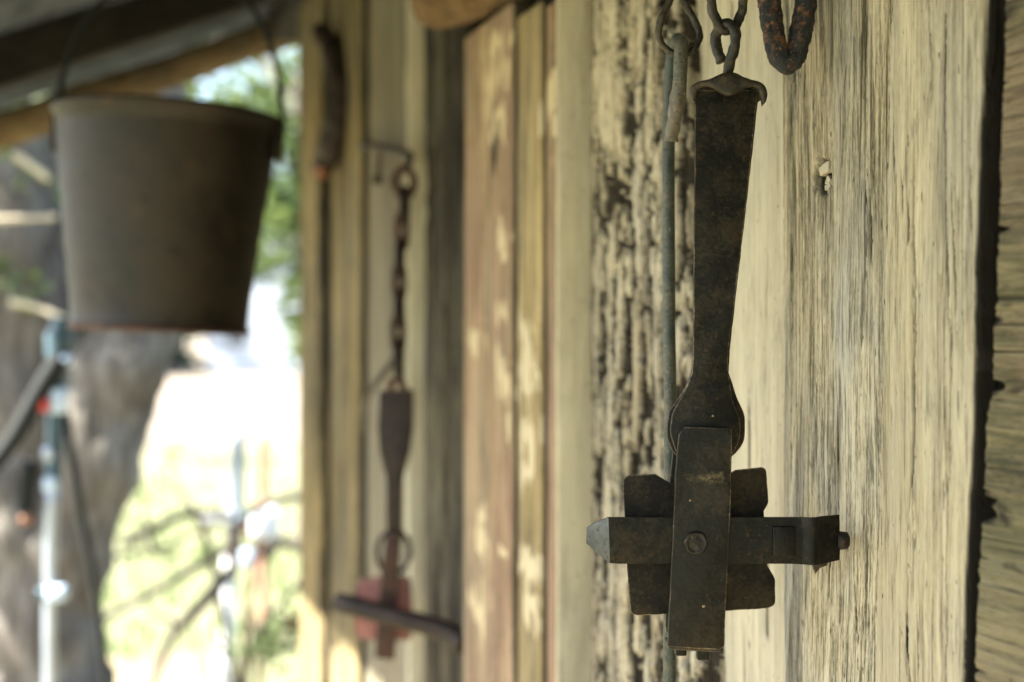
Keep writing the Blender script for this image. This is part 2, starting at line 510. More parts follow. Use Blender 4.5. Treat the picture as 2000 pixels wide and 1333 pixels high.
# near plank with the knot hole (in focus)
kS, kZ = S(1610, .014), zrow(345, depth(S(1610, .014), .024))
f0 = d_fibre(.0011, 1.)
def d_C(s, z, x):
    dy, wr, pa = f0(s, z, x)
    dy += .007 * math.sin(math.pi * max(0, min(1, x))) ** .7 - .004 + .002 * fbm(s * 9, 0, z * 3)
    q = math.hypot((s - kS) / .0115, (z - kZ) / .0115) + .35 * fbm(s * 300, 0, z * 200, 3)
    if q < 1.25:
        k = sstep(1.25, .55, q); dy -= .007 * k; wr = max(wr, k * .95)
    q2 = math.hypot((s - kS - .003) / .022, (z - kZ) / .035)
    if q2 < 1: dy -= .0012 * (1 - q2) * (1 + fbm(s * 300, 0, z * 14))
    st = fbm(s * 46 + 2, 5, z * 5.5, 4)
    if st > .48: wr = max(wr, (st - .48) * 1.3)
    return dy, wr, pa
cC = [(S(1575, .014), kZ - .12, kZ - .012, .0010, .003), (S(1648, .014), 1.27, 1.46, .0011, .003), (S(1560, .014), 1.2, 1.33, .0008, .002), (S(1690, .014), 1.5, 1.75, .0009, .002),
      (S(1625, .014), 1.33, 1.42, .0022, .003), (S(1545, .014), 1.5, 1.62, .0008, .002)]
rr = random.Random(5)
def checks(n, pa, pb, e):
    out = []
    for _ in range(n):
        c_ = S(rr.uniform(pa, pb), e); z_ = 1.5 + rr.uniform(-.25, .25); l_ = rr.uniform(.008, .05) * (1 + (rr.random() < .2) * 1.5)
        out.append((c_, z_ - l_ / 2, z_ + l_ / 2, rr.uniform(.0005, .0011), rr.uniform(.001, .003)))
    return out
cC += checks(46, 1520, 1735, .014)
slab(1516, 1742, .014, M['near'], ns=130, nz=420, disp=cracks(cC, d_C), seed=1, px0b=1520, px1b=1716, wander=.0016, label='grey tan plank with a knot hole')
# plank with long split beside the dark gap
f1 = d_fibre(.0012, 7., 70, 2.)
cB = [(S(1782, .018), 1.36, 1.66, .0014, .004), (S(1776, .018), 1.22, 1.40, .0016, .005), (S(1760, .018), 1.15, 1.32, .0010, .003), (S(1850, .018), 1.2, 1.75, .0006, .002), (S(1815, .018), 1.62, 1.76, .0008, .002)]
cB += checks(34, 1745, 1925, .018)
slab(1738, 1934, .018, M['edge'], ns=110, nz=380, disp=cracks(cB, f1), seed=2, px0b=1712, px1b=1882, rnd=.003, side_shade=1., wander=.003, label='yellowish plank with long splits beside the dark gap')
# pale recessed board behind the trap
slab(1290, 1560, -.006, M['cream'], ns=70, nz=260, disp=cracks([(S(1470, .004), 1.2, 1.42, .0012, .002), (S(1440, .004), 1.25, 1.5, .001, .002), (S(1408, .004), 1.45, 1.8, .0015, .002)], d_fibre(.0008, 3., 40, 1.5)), seed=3, label='pale smooth recessed plank')
# cross-grained board at the right edge of the opening
def d_saw(s, z, x):
    dy = .0011 * fbm(s * 8, 1, z * 260, 4) + .002 * fbm(s * 10, 3, z * 16, 3)
    st = fbm(s * 26, 7, z * 60, 4)
    wr = max(0., (st - .42) * 2.)
    ed = (1 - x)
    if x > .80:                       # ragged broken end towards the gap
        g = fbm(3, 2, z * 30, 4) + .7 * fbm(1, 2, z * 120, 4) - .12
        if g > .25: dy -= (x - .80) * .05 * min(1, (g - .25) * 3); wr = max(wr, .8 * sstep(.86, .99, x + .08 * g))
    return dy - .0003, wr, 0
EA = .027
slab(1962, 2110, EA, M['sawn'], ns=70, nz=330, top=2.15, disp=d_saw, seed=4, px0b=1902, px1b=2090, wander=.004, rnd=.003, label='cross grained board at the end of the wall', depth_=.05)
for k, row in enumerate((300, 628)):
    pass
slab(2115, 2700, .02, M['olive'], ns=20, nz=60, seed=14, disp=d_fibre(.002, 9.))
for q in range(8):
    s1 = S(2700, .02) - .004 - q * .29
    s0 = s1 - .28
    bmq = bmesh.new(); rbox(bmq, ((s0 + s1) / 2, .002, 1.05), (.28, .034, 2.06), .004)
    obj('plank', bmq, M['near'] if q % 2 else M['olive'], wall)
# rotted, eroded slab
f4 = d_fibre(.0012, 11., 60, 3.)
def d_E(s, z, x):
    dy, wr, pa = f4(s, z, x)
    wz = z + .02 * fbm(s * 20, 2, z * 6, 2)
    n = fbm(s * 75 + 3, 1., wz * 15, 6)
    m = fbm(s * 210, 4., wz * 42, 4)
    g = fbm(s * 13, 8., z * 2.6, 3)
    h_ = fbm(s * 380, 4., wz * 110, 3)
    k = sstep(-.17, -.06, n + .55 * m + .42 * g + .32 * h_)
    # solid pale patches that have not rotted (upper middle) and the dark far seam
    sol = math.exp(-(((s - S(1215)) / .045) ** 2 + ((z - zrow(210, 1.28)) / .045) ** 2))
    k *= 1 - .95 * sstep(.25, .7, sol)
    seam = sstep(.86, .97, x + .05 * fbm(z * 10, 3, 1, 3))
    k = max(k, seam * .9 * (z > 1.6), seam * .6)
    nearseam = sstep(.12, .02, x + .05 * fbm(z * 12, 5, 2, 3))
    k = max(k, nearseam * .5)
    dy += .008 * math.sin(math.pi * max(0, min(1, x))) - .004
    dy -= .008 * k * (.6 + .4 * sstep(-.3, .3, n + m)) + .0035 * sstep(.1, .5, m) + .0016 * k * h_
    wr = max(wr, k * (.72 + .28 * sstep(-.3, .2, m)))
    return dy, wr, pa
slab(1138, 1318, .012, M['rot'], ns=190, nz=560, disp=d_E, seed=5, rnd=.008, wander=.004, px1b=1380, label='rotted flaking slab', depth_=.045)
# pinkish boards standing proud, their pale sawn edge facing the camera
paints = [(970, 90, 26, 26), (968, 150, 24, 70), (972, 240, 13, 45), (1083, 110, 12, 26), (1080, 180, 20, 80), (1082, 240, 10, 30), (982, 455, 18, 40), (985, 500, 9, 18), (975, 612, 12, 22), (928, 660, 16, 26),
          (985, 760, 14, 70), (990, 820, 10, 30), (1032, 720, 17, 110), (1030, 860, 22, 60), (1022, 920, 14, 30), (940, 1050, 14, 34), (945, 1010, 9, 20), (1030, 1105, 22, 34), (1040, 1190, 12, 45), (932, 1185, 18, 36), (1035, 1000, 8, 20), (985, 1080, 10, 14)]
def d_G(e, seed, all_=True):
    b = d_fibre(.0012, seed, 40, 1.5)
    pp = []
    for px, row, rx, rz in paints:
        s = S(px, e); d = depth(s, e)
        ds = abs(S(px + rx * .5, e) - S(px - rx * .5, e))
        pp.append((s, zrow(row, d), ds, rz / F * d))
    def d(s, z, x):
        dy, wr, pa = b(s, z, x)
        for ps, pz, rs, rz in pp:
            q = math.hypot((s - ps) / rs, (z - pz) / rz)
            if q < 2.2: pa = max(pa, .80 - q * .5 + .8 * fbm(s * 70, 1, z * 20, 5))
        wr = max(0, fbm(s * 24, 3, z * 9, 4) - .62) * 1.6
        return dy + .0006 * pa, wr, min(1, max(0, pa))
    return d
GT = 1.5 + .385
slab(1002, 1086, .0288, M['pink'], top=GT - .059, ns=40, nz=260, disp=d_G(.0288, 21.), seed=6, wander=.0008, px0b=1006, px1b=1090, label='pinkish board with patches of old yellow paint')
for (a, b, ab, bb, pr) in ((1087.5, 1139, 1091.5, 1139, 0),):
    bmq = bmesh.new()
    s1 = S(1139, 0.0); s0 = s1 - .0125
    n = 60
    vr = []
    for i in range(n + 1):
        z = .03 + (GT + .22 - .03) * i / n
        w = .0014 * fbm(z * 8, 2, 2) + .0008 * fbm(z * 40, 2, 2)
        vr.append([bmq.verts.new((s0 - .0 + w + q[0], q[1], z)) for q in ((0, -.03), (0, .0282), (.002, .0302), (.0045, .0302), (.0055, -.03))])
    for p, q in zip(vr, vr[1:]):
        for j in range(4): bmq.faces.new((p[j], p[j + 1], q[j + 1], q[j]))
    bmq.faces.new(vr[0]); bmq.faces.new(vr[-1])
    obj('plank', bmq, M['strip'], wall, label='pale cover strip standing edge on beside the rotted slab')
slab(1002, 1058, .034, M['yellow'], top=GT - .053, ns=30, nz=240, disp=d_G(.034, 23.), seed=7, depth_=.012, side_shade=.8, wander=.001, label='yellow cover strip')
slab(905, 1000, .040, M['pink'], top=GT - .036, ns=40, nz=260, disp=d_G(.040, 27.), seed=8, side_shade=.8, wander=.0015, label='faded red board with patches of old paint')
# dark grey post
f5 = d_fibre(.003, 31., 45, 2.5)
def d_H(s, z, x):
    dy, wr, pa = f5(s, z, x)
    k = sstep(.12, .5, fbm(s * 22, 6, z * 3.2, 5) + .25 * fbm(s * 60, 2, z * 12, 3) + .25 * math.sin(math.pi * x) ** 4)
    k = max(k, .75 * sstep(.5, .34, x + .12 * fbm(z * 7, 2, 2, 3)) * (.6 + .4 * fbm(s * 60, 1, z * 6, 3)))
    return dy - .006 * k, min(1, k * .85), pa
slab(826, 907, .008, M['darkgrey'], top=1.5 + .455, ns=60, nz=240, disp=d_H, seed=9, rnd=.01, label='dark grey weathered post', px1b=909)
slab(716, 795, .0225, M['smooth'], ns=40, nz=200, disp=d_fibre(.0012, 33., 30, 1.), seed=10, wander=.004, px0b=706, label='smooth grey board')
bmq = bmesh.new()
vr = []
sI = S(795, .0225)
for i in range(121):
    z = .03 + 2.11 * i / 120
    w = .007 * fbm(z * 3.1, 7, 2) + .003 * fbm(z * 9, 2, 5)
    vr.append([bmq.verts.new((sI - .022 + q[0], q[1] + w * q[2], z)) for q in ((0, -.03, 0), (0, .0225, 1), (.003, .0255, 1), (.017, .0255, 1), (.019, -.03, 0))])
for p, q in zip(vr, vr[1:]):
    for j in range(4): bmq.faces.new((p[j], p[j + 1], q[j + 1], q[j]))
bmq.faces.new(vr[0]); bmq.faces.new(vr[-1])
obj('plank', bmq, M['strip'], wall, label='wavy pale sawn edge strip behind the far chain')
slab(628, 708, .034, M['olive'], ns=40, nz=200, disp=d_fibre(.003, 35., 26, 1.), seed=11, wander=.004, px0b=628, px1b=700, side_shade=1., label='olive brown board with a long groove')
slab(582, 623, .055, M['olive'], ns=30, nz=160, disp=d_fibre(.004, 37., 20, 1.), seed=12, wander=.008, rnd=.014, depth_=.09, side_shade=.9, name='corner_post', label='rounded corner post at the far end')

# chip of pale wood in the knot hole and a nail stain
bmq = bmesh.new()
rbox(bmq, (kS - .0005, .0125, kZ + .0055), (.0125, .004, .0066), .0008, Matrix.Rotation(.2, 3, 'Y'))
for i in range(5):
    rbox(bmq, (kS - .0015 + random.uniform(-.002, .002), .0105, kZ - .002 - i * .0024), (.0075, .003, .0030), .0006, Matrix.Rotation(random.uniform(-.6, .6), 3, 'Y'))
bmesh.ops.subdivide_edges(bmq, edges=bmq.edges[:], cuts=2, use_grid_fill=True)
for v in bmq.verts: v.co += Vector((.0016 * fbm(v.co.x * 420, 0, v.co.z * 420), .0009 * fbm(v.co.x * 500, 3, v.co.z * 500), .0011 * fbm(v.co.x * 380, 5, v.co.z * 380)))
obj('wood_chip', bmq, M['chip'], wall, label='pale chip of wood lodged in the knot hole')

# log stub over the pinkish boards and dark lintel behind it
bmq = bmesh.new()
sL = S(960, .03)
def to_loc(p):
    d = Vector(p) - W0
    return Vector((d.dot(WT), d.dot(WN), p[2]))
tube(bmq, resample([to_loc(P(1060, -92, 1.50)), to_loc(P(985, -66, 1.55)), to_loc(P(900, -36, 1.575)), to_loc(P(842, -22, 1.59)), to_loc(P(818, -20, 1.595))], 8), [.044] * 20 + [.044, .0445, .045, .045, .045, .044, .043, .042, .041, .040, .038, .034, .028], 22, rough=.004, rfreq=14)
obj('log_stub', bmq, M['log'], wall, label='brown rounded log end poking out above the boards')

# lean-to roof: iron sheet, rafters, purlins (children of the roof)
RH, RS, RW = 2.225, .40, .90
SL0, SL1 = -3.2, 3.50
bm = bmesh.new()
ncor = int((SL1 - SL0) / .0127)
prof = []
for i in range(ncor + 1):
    s = SL0 + (SL1 - SL0) * i / ncor
    prof.append((s, .009 * math.sin(2 * math.pi * s / .076)))
rowsv = []
for k in range(7):
    w = -.12 + (RW + .12) * k / 6
    rowsv.append([bm.verts.new((s, w, RH - RS * w + h + .05)) for s, h in prof])
for a, b in zip(rowsv, rowsv[1:]):
    for j in range(len(a) - 1): bm.faces.new((a[j], a[j + 1], b[j + 1], b[j]))
bmesh.ops.solidify(bm, geom=bm.faces[:], thickness=.0012)
roof = obj('roof', bm, M['sheet'], shed, label='corrugated iron sheet seen from below')
def rafter(s, r, mat, drop=.0, wob=0., name='rafter', label=None, w1=RW - .02, sq=1.):
    bmq = bmesh.new()
    pts = []
    for i in range(9):
        w = -.10 + (w1 + .10) * i / 8
        pts.append((s + wob * math.sin(i * .9), w, RH - RS * w - drop + wob * .8 * math.sin(i * .7 + 1)))
    tube(bmq, resample(pts, 4), r, 16, rough=.006, rfreq=9)
    return obj(name, bmq, mat, roof, label=label)
rafter(3.40, .040, M['pole'], .015, .008, label='tan pole rafter at the open end')
for s in (2.78,):
    bmq = bmesh.new()
    rbox(bmq, (s, .38, RH - RS * .38 + .0), (.06, 1.06, .085), .004, Matrix.Rotation(-math.atan(RS), 3, 'X'))
    obj('rafter', bmq, M['darkbeam'], roof, label='dark squared rafter behind the bucket')
for s in (1.9, .9, -.1, -1.1, -2.1):
    bmq = bmesh.new()
    rbox(bmq, (s, .38, RH - RS * .38 - .0), (.05, 1.06, .09), .004, Matrix.Rotation(-math.atan(RS), 3, 'X'))
    obj('rafter', bmq, M['darkbeam'], roof)
bmq = bmesh.new()
rbox(bmq, (.15, .02, RH + .0), (6.6, .07, .09), .006)
obj('wall_plate', bmq, M['darkbeam'], roof, label='dark beam along the top of the wall')

# ------------------------------------------------------------------ near trap
D1 = .855
K1 = D1 / F
T1 = P(1385, 666, D1)
def L(px, py): return ((px - 1385) * K1, -(py - 666) * K1)
trap = thing('animal_trap', T1, 'black iron spring trap in sharp focus with crossed plates', 'trap', 'iron traps hanging on the wall')
def rnd_poly(pts, r=4, n=3):
    """round the corners flagged by a third value"""
    out = []
    m = len(pts)
    for i, p in enumerate(pts):
        rr = p[2] if len(p) > 2 else 0
        if not rr:
            out.append((p[0], p[1])); continue
        a, b = pts[i - 1], pts[(i + 1) % m]
        pv = Vector(p[:2]); va = (Vector(a[:2]) - pv); vb = (Vector(b[:2]) - pv)
        p0 = pv + va.normalized() * min(rr, va.length * .49); p1 = pv + vb.normalized() * min(rr, vb.length * .49)
        for k in range(n + 1):
            t = k / n
            q = p0 * (1 - t) ** 2 + pv * 2 * t * (1 - t) + p1 * t * t
            out.append((q.x, q.y))
    return out
def jit(pts, step=14, amp=.9):
    out = []
    for i, p in enumerate(pts):
        q = pts[(i + 1) % len(pts)]
        n_ = max(1, int(math.hypot(q[0] - p[0], q[1] - p[1]) / step))
        for k in range(n_):
            x = p[0] + (q[0] - p[0]) * k / n_; y = p[1] + (q[1] - p[1]) * k / n_
            out.append((x + amp * fbm(x * .03, y * .03, 1, 3), y + amp * fbm(x * .03, y * .03, 7, 3)))
    return out
def Lp(pts): return [L(x, y) for x, y in jit(rnd_poly(pts))]
mm = .001
front = [(1357, 178), (1478, 178), (1466, 300), (1446, 480), (1421, 684), (1420, 715), (1423, 742), (1429, 780, 14), (1444, 822, 14), (1445, 852, 12), (1432, 884, 10), (1420, 892), (1330, 892), (1320, 884, 10), (1308, 846, 10), (1311, 806, 14), (1340, 757, 16), (1350, 730), (1353, 690), (1354, 480), (1356, 300)]
bm = bmesh.new()
plate(bm, Lp(front), 2.6 * mm, -3 * mm, .5 * mm)
handle = obj('spring', bm, M['iron'], trap, label='tapered flat spring widening to an eye')
flatshade(handle)
back = [(1360, 178), (1484, 178), (1470, 310), (1450, 480), (1427, 684), (1425, 728), (1437, 766, 16), (1457, 812, 12), (1456, 862, 12), (1440, 886, 10), (1424, 897), (1335, 900), (1318, 888, 10), (1303, 856, 10), (1306, 806, 12), (1342, 755, 12), (1352, 725), (1356, 690), (1357, 480), (1358, 300)]
bm = bmesh.new()
plate(bm, Lp(back), 2.6 * mm, 3.0 * mm, .5 * mm)
flatshade(obj('spring_leaf', bm, M['iron'], trap, label='second spring leaf behind the front one'))
# collar over the spring's end
pairs = [((1347, 196), (1354, 207)), ((1344, 186), (1357, 198)), ((1347, 173), (1359, 184)), ((1360, 164), (1366, 176)), ((1380, 160), (1380, 175)), ((1396, 153), (1393, 182)), ((1408, 148), (1406, 190)), ((1420, 147), (1420, 194)), ((1432, 148), (1436, 188)), ((1444, 154), (1450, 179)), ((1460, 160), (1466, 175)), ((1478, 164), (1476, 180)), ((1490, 172), (1480, 193)), ((1495, 187), (1483, 205)), ((1492, 202), (1484, 212))]
ta = resample([(p[0][0], p[0][1], 0) for p in pairs], 4)
tb_ = resample([(p[1][0], p[1][1], 0) for p in pairs], 4)
bm = bmesh.new()
sec = []
for a, b in zip(ta, tb_):
    ring = []
    u = ((a.x + b.x) / 2 - 1420) / 75
    for k in range(14):
        ang = 2 * math.pi * k / 14
        f = .5 - .5 * math.cos(ang)
        x = a.x + (b.x - a.x) * f; y = a.y + (b.y - a.y) * f
        lx, lz = L(x, y)
        ring.append(bm.verts.new((lx, -6.0 * mm - 3.5 * mm * (1 - u * u) + (-2.6 if k < 7 else 2.6) * mm * abs(math.sin(ang)) ** .7 + .35 * mm * fbm(lx * 300, 1, lz * 300), lz)))
    sec.append(ring)
for a, b in zip(sec, sec[1:]):
    for k in range(14): bm.faces.new((a[k], a[(k + 1) % 14], b[(k + 1) % 14], b[k]))
bm.faces.new(sec[0]); bm.faces.new(sec[-1])
obj('collar', bm, M['hookiron'], trap, label='flared collar folded over the top of the spring')
bm = bmesh.new()
capb = [(1350, 185), (1362, 166), (1400, 154), (1440, 154), (1484, 168), (1492, 190), (1484, 196), (1356, 196)]
plate(bm, Lp(capb), 4 * mm, 7.6 * mm, .9 * mm)
flatshade(obj('collar', bm, M['hookiron'], trap, label='rear half of the collar'))
# long base bar in front of the eye, doubled
bar = [(1322, 846), (1334, 832), (1400, 834), (1425, 836), (1423, 960), (1417, 1100), (1410, 1256, 5), (1402, 1263), (1300, 1257, 4), (1305, 1150), (1316, 920)]
bm = bmesh.new()
plate(bm, Lp(bar), 2.6 * mm, -9.6 * mm, .6 * mm)
q1, q2, q3 = L(1375, 930), L(1360, 1085), L(1385, 1150)
M['ironbar'] = iron('blackened_bar', (.0062, .0064, .0048), (.032, .019, .008), (.030, .026, .014), .5, .42, .3, .0009, spec=.3, stain=[(q1[0], q1[1], 38 * K1, 14 * K1)])
basebar = obj('base_bar', bm, M['ironbar'], trap, label='long upright bar folded double')
flatshade(basebar)
bm = bmesh.new()
plate(bm, Lp([(1318, 886), (1424, 880), (1424, 980), (1413, 1245, 4), (1304, 1245, 4), (1312, 960)]), 2.6 * mm, 13 * mm, .6 * mm)
flatshade(obj('base_bar', bm, M['iron'], trap, label='rear leg of the folded bar'))
# rounded fold at the bottom joining the two legs
bm = bmesh.new()
c = L(1355, 1261)
rbox(bm, (c[0], 2.6 * mm, c[1]), (106 * K1, 23.5 * mm, 3.0 * mm), 1.3 * mm, Matrix.Rotation(.055, 3, 'Y'), 3)
obj('fold', bm, M['hookiron'], trap, label='worn rounded fold at the bottom of the bar')
# bolts under the fold
for x0, x1, y1 in ((1319, 1341, 1281), (1361, 1385, 1289)):
    bm = bmesh.new()
    w = (x1 - x0) * K1
    c = L((x0 + x1) / 2, (1258 + y1) / 2)
    rbox(bm, (c[0], 2 * mm, c[1]), (w, w, (y1 - 1258) * K1), 1.0 * mm)
    r_ = .72 * w
    obj('bolt', bm, M['iron'], trap, smooth=False)
# four-lobed pan plate
pan = [(1217, 936, 12), (1230, 930), (1282, 928), (1313, 946), (1420, 932), (1440, 920), (1500, 914, 10), (1505, 985, 6), (1496, 1001), (1496, 1050), (1503, 1108), (1518, 1134, 8), (1519, 1186, 14), (1502, 1192), (1410, 1198), (1302, 1203), (1233, 1207, 16), (1226, 1100), (1222, 1010)]
bm = bmesh.new()
plate(bm, Lp(pan), 1.8 * mm, 6.4 * mm, .5 * mm)
flatshade(obj('pan_plate', bm, M['iron2'], trap, label='notched four cornered plate behind the bars'))
# cross bar, its left tip bent back and its right end curled away
def curve_bar(v):
    x = v.x
    xl, xr = L(1187, 0)[0], L(1562, 0)[0]
    y = v.y
    if x < xl:
        y += (xl - x) * .95
    if x > xr:
        t = (x - xr) / (85 * K1)
        y += -3.2 * mm * math.sin(min(1, t * 2.2) * math.pi) * (t < .4545) + (12 * mm * max(0, t - .30) ** 1.3)
    return Vector((x, y, v.z))
bm = bmesh.new()
top_e = [(1147, 1034), (1160, 1023), (1187, 1008)] + [(x, 1008) for x in range(1210, 1560, 25)] + [(x, 1008 - (x - 1560) * .03) for x in range(1562, 1645, 6)]
bot_e = [(1146, 1064), (1170, 1084), (1190, 1097)] + [(x, 1098) for x in range(1210, 1560, 25)] + [(x, 1099 - max(0, x - 1600) * .13) for x in range(1562, 1645, 6)]
n = len(top_e)
grid = {}
for side, yy in ((0, -6.6 * mm), (1, -3.6 * mm)):
    for i in range(n):
        for k in range(7):
            f = k / 6
            x = top_e[i][0] + (bot_e[i][0] - top_e[i][0]) * f
            y = top_e[i][1] + (bot_e[i][1] - top_e[i][1]) * f
            px_, pz_ = L(x, y)
            ed = .5 * mm if (k in (0, 6) and side == 0) else 0
            p = curve_bar(Vector((px_, yy + ed, pz_)))
            if side == 1: p = curve_bar(Vector((px_, yy, pz_)))
            grid[side, i, k] = bm.verts.new(p)
for i in range(n - 1):
    for k in range(6):
        for sd in (0, 1):
            bm.faces.new((grid[sd, i, k], grid[sd, i + 1, k], grid[sd, i + 1, k + 1], grid[sd, i, k + 1]))
    for k in (0, 6): bm.faces.new((grid[0, i, k], grid[0, i + 1, k], grid[1, i + 1, k], grid[1, i, k]))
for i in (0, n - 1):
    for k in range(6): bm.faces.new((grid[0, i, k], grid[0, i, k + 1], grid[1, i, k + 1], grid[1, i, k]))
for f_ in bm.faces:
    if f_.calc_center_median().x < L(1187, 0)[0]: f_.material_index = 2
cross = obj('cross_bar', bm, M['iron'], trap, label='flat cross bar with a bent pointed tip')
flatshade(cross, 28)
# stud, tab and square block at the right
bm = bmesh.new()
rbox(bm, (L(1526, 0)[0], -7.4 * mm, L(0, 1054)[1]), (44 * K1, 3.4 * mm, 58 * K1), .8 * mm)
flatshade(obj('block', bm, M['iron'], trap, label='small square block on the cross bar'))
bm = bmesh.new()
c = L(1649, 1057)
tube(bm, [(c[0] - .004, 3 * mm, c[1]), (c[0] - .0005, 3 * mm, c[1]), (c[0] + .0025, 3 * mm, c[1]), (c[0] + .0035, 3 * mm, c[1])], [.0056, .0056, .0052, .0035], 14)
obj('pivot_stud', bm, M['rustdk'], trap)
bm = bmesh.new()
plate(bm, Lp([(1588, 1094), (1622, 1092), (1618, 1106), (1604, 1112), (1594, 1123), (1590, 1112)]), 3 * mm, 3 * mm, .4 * mm)
obj('tab', bm, M['hookiron'], trap, label='brown tab under the cross bar')
# rivet in the middle, with its raised rim
bm = bmesh.new()
c = L(1355, 1056)
r0 = 22 * K1
rings = []
for (rr, yy) in ((1.06, -9.6), (1.02, -10.7), (.95, -11.7), (.84, -12.0), (.74, -11.3), (.5, -11.7), (.2, -12.0)):
    ring = []
    for k in range(24):
        a = 2 * math.pi * k / 24
        w = 1 + .12 * fbm(math.cos(a) * 2, math.sin(a) * 2, rr)
        ring.append(bm.verts.new((c[0] + r0 * rr * w * math.cos(a), yy * mm + .7 * mm * fbm(math.cos(a), math.sin(a), 4), c[1] + r0 * rr * w * math.sin(a))))
    rings.append(ring)
for a, b in zip(rings, rings[1:]):
    for k in range(24): bm.faces.new((a[k], a[(k + 1) % 24], b[(k + 1) % 24], b[k]))
bm.faces.new(rings[-1])
obj('rivet', bm, M['hookiron'], trap, label='round rivet head')
# pinholes and flecks on the plates: small pale pits
for px, py, r_, yy in ((1391, 812, 2.6, -3.05), (1344, 974, 2.4, -9.65), (1370, 1178, 3.0, -9.65), (1468, 266, 1.2, -3.05)):
    bm = bmesh.new()
    c = L(px, py)
    g = bmesh.ops.create_icosphere(bm, subdivisions=2, radius=1)
    for v in g['verts']:
        q = v.co
        k_ = r_ * K1 * (1 + .5 * fbm(q.x * 1.5, px, q.z * 1.5))
        v.co = Vector((c[0] + q.x * k_, yy * mm + q.y * .25 * mm, c[1] + q.z * k_))
    obj('fleck', bm, M['fleck'], trap)

# ------------------------------------------------------------------ chain over the near trap
def PL(pts, d0):
    return [P(p[0], p[1], d0 + (p[2] if len(p) > 2 else 0)) for p in pts]
def world_obj(name, bm, mat, root, label=None):
    o = obj(name, bm, mat, root, label=label)
    for v in o.data.vertices: v.co = root.matrix_basis.inverted() @ v.co
    return o
def ring_link(pts, d0, r, sides=14, rough=.0007):
    bm = bmesh.new()
    tube(bm, resample(PL(pts, d0), 8, True), r, sides, closed=True, rough=rough, rfreq=260)
    return bm
ch = thing('hanging_chain', P(1418, -330, .855), 'short iron chain whose last hook carries the sharp black trap', 'chain', 'chains hanging on the wall')
bm = bmesh.new()
hook = [(1410, 121, .004), (1402, 100, .005), (1398, 74, .005), (1406, 54, .002), (1420, 47, -.002), (1434, 56, -.006), (1437, 78, -.007), (1431, 105, -.005), (1424, 130, -.002), (1420, 158, .001)]
tube(bm, resample(PL(hook, .855), 8), 10.5 * K1, 16, rough=.0006, rfreq=260)
world_obj('hook', bm, M['hookiron'], ch, label='open hook at the bottom of the chain')
world_obj('link', ring_link([(1388, -20), (1392, 20, -.001), (1406, 52, -.001), (1424, 60), (1440, 44, .001), (1450, 12, .001), (1453, -40), (1440, -80), (1418, -92), (1396, -78), (1387, -50)], .855, 9.5 * K1), M['hookiron'], ch)
for k in range(2):
    y = -75 - 120 * k
    if k % 2 == 0:
        pts = [(1420, y, -.012), (1420, y - 60, -.014), (1420, y - 120, -.010), (1420, y - 140, 0), (1420, y - 120, .010), (1420, y - 60, .014), (1420, y, .012), (1420, y + 18, 0)]
    else:
        pts = [(1388, y, 0), (1392, y + 40, 0), (1420, y + 62, 0), (1448, y + 40, 0), (1453, y, 0), (1448, y - 60, 0), (1420, y - 84, 0), (1392, y - 60, 0)]
    world_obj('link', ring_link(pts, .855, 9.5 * K1), M['hookiron'], ch)
def nail(tip, length, r, label, mat='rustdk'):
    """an iron nail driven into the wall, pointing out along the wall's normal"""
    bm = bmesh.new()
    a = Vector(tip)
    tube(bm, [Vector((0, 0, 0)), WN * length], r, 10)
    tube(bm, [WN * length, WN * (length + .003)], r * 2.1, 12)
    o = obj('nail', bm, M[mat], None, loc=a)
    return tag(o, label, 'nail')

# teardrop ring and the bent rod
rg = thing('iron_ring', P(1325, -20, .92), 'rusty teardrop iron ring holding the bent grey rod', 'ring')
bm = ring_link([(1318, -14), (1300, 18), (1287, 52, .001), (1291, 82, .002), (1312, 103, .002), (1338, 105), (1358, 92, -.002), (1366, 68, -.002), (1357, 40, -.001), (1340, 10), (1328, -14), (1322, -24)], .92, 6.8 * .92 / F, 14)
world_obj('loop', bm, M['hookiron'], rg)
bm = bmesh.new()
tube(bm, resample(PL([(1322, -20, 0), (1322, -60, 0), (1321, -120, .0), (1330, -150, .01), (1345, -140, .02), (1350, -120, .03)], .92), 6), 6.5 * .92 / F, 12, rough=.0005, rfreq=260)
world_obj('shank', bm, M['hookiron'], rg)
rod = thing('bent_rod', P(1308, 300, .93), 'long grey rod with a hooked top hanging from the teardrop ring', 'rod')
bm = bmesh.new()
kr = .93 / F
long_leg = [(1329, 80, -.004), (1322, 78, .010), (1314, 100, .018), (1309, 150, .020), (1306, 260, .018), (1306, 420, .012), (1307, 620, .008), (1309, 800, .006), (1309, 1000, .006), (1308, 1200, .006), (1308, 1420, .006)]
pts = resample(PL(long_leg, .93), 8)
tube(bm, pts, 12.6 * kr, 18, rough=.00015, rfreq=90)
world_obj('long_leg', bm, M['rod'], rod)
bm = bmesh.new()
tube(bm, resample(PL([(1330, 81, .004), (1331, 84, -.012), (1330, 110, -.016), (1328, 160, -.016)], .93), 8), 13.6 * kr, 18, rough=.00015, rfreq=90)
world_obj('hook_top', bm, M['rod'], rod)
bm = bmesh.new()
tube(bm, resample(PL([(1328, 158, -.016), (1322, 205, -.016), (1313, 255, -.014), (1310, 276, -.013)], .93), 10), [14.2 * kr] * 24 + [13.4 * kr] * 7, 18, rough=.0009, rfreq=130)
world_obj('short_leg', bm, M['rodworn'], rod, label='worn pale short leg')

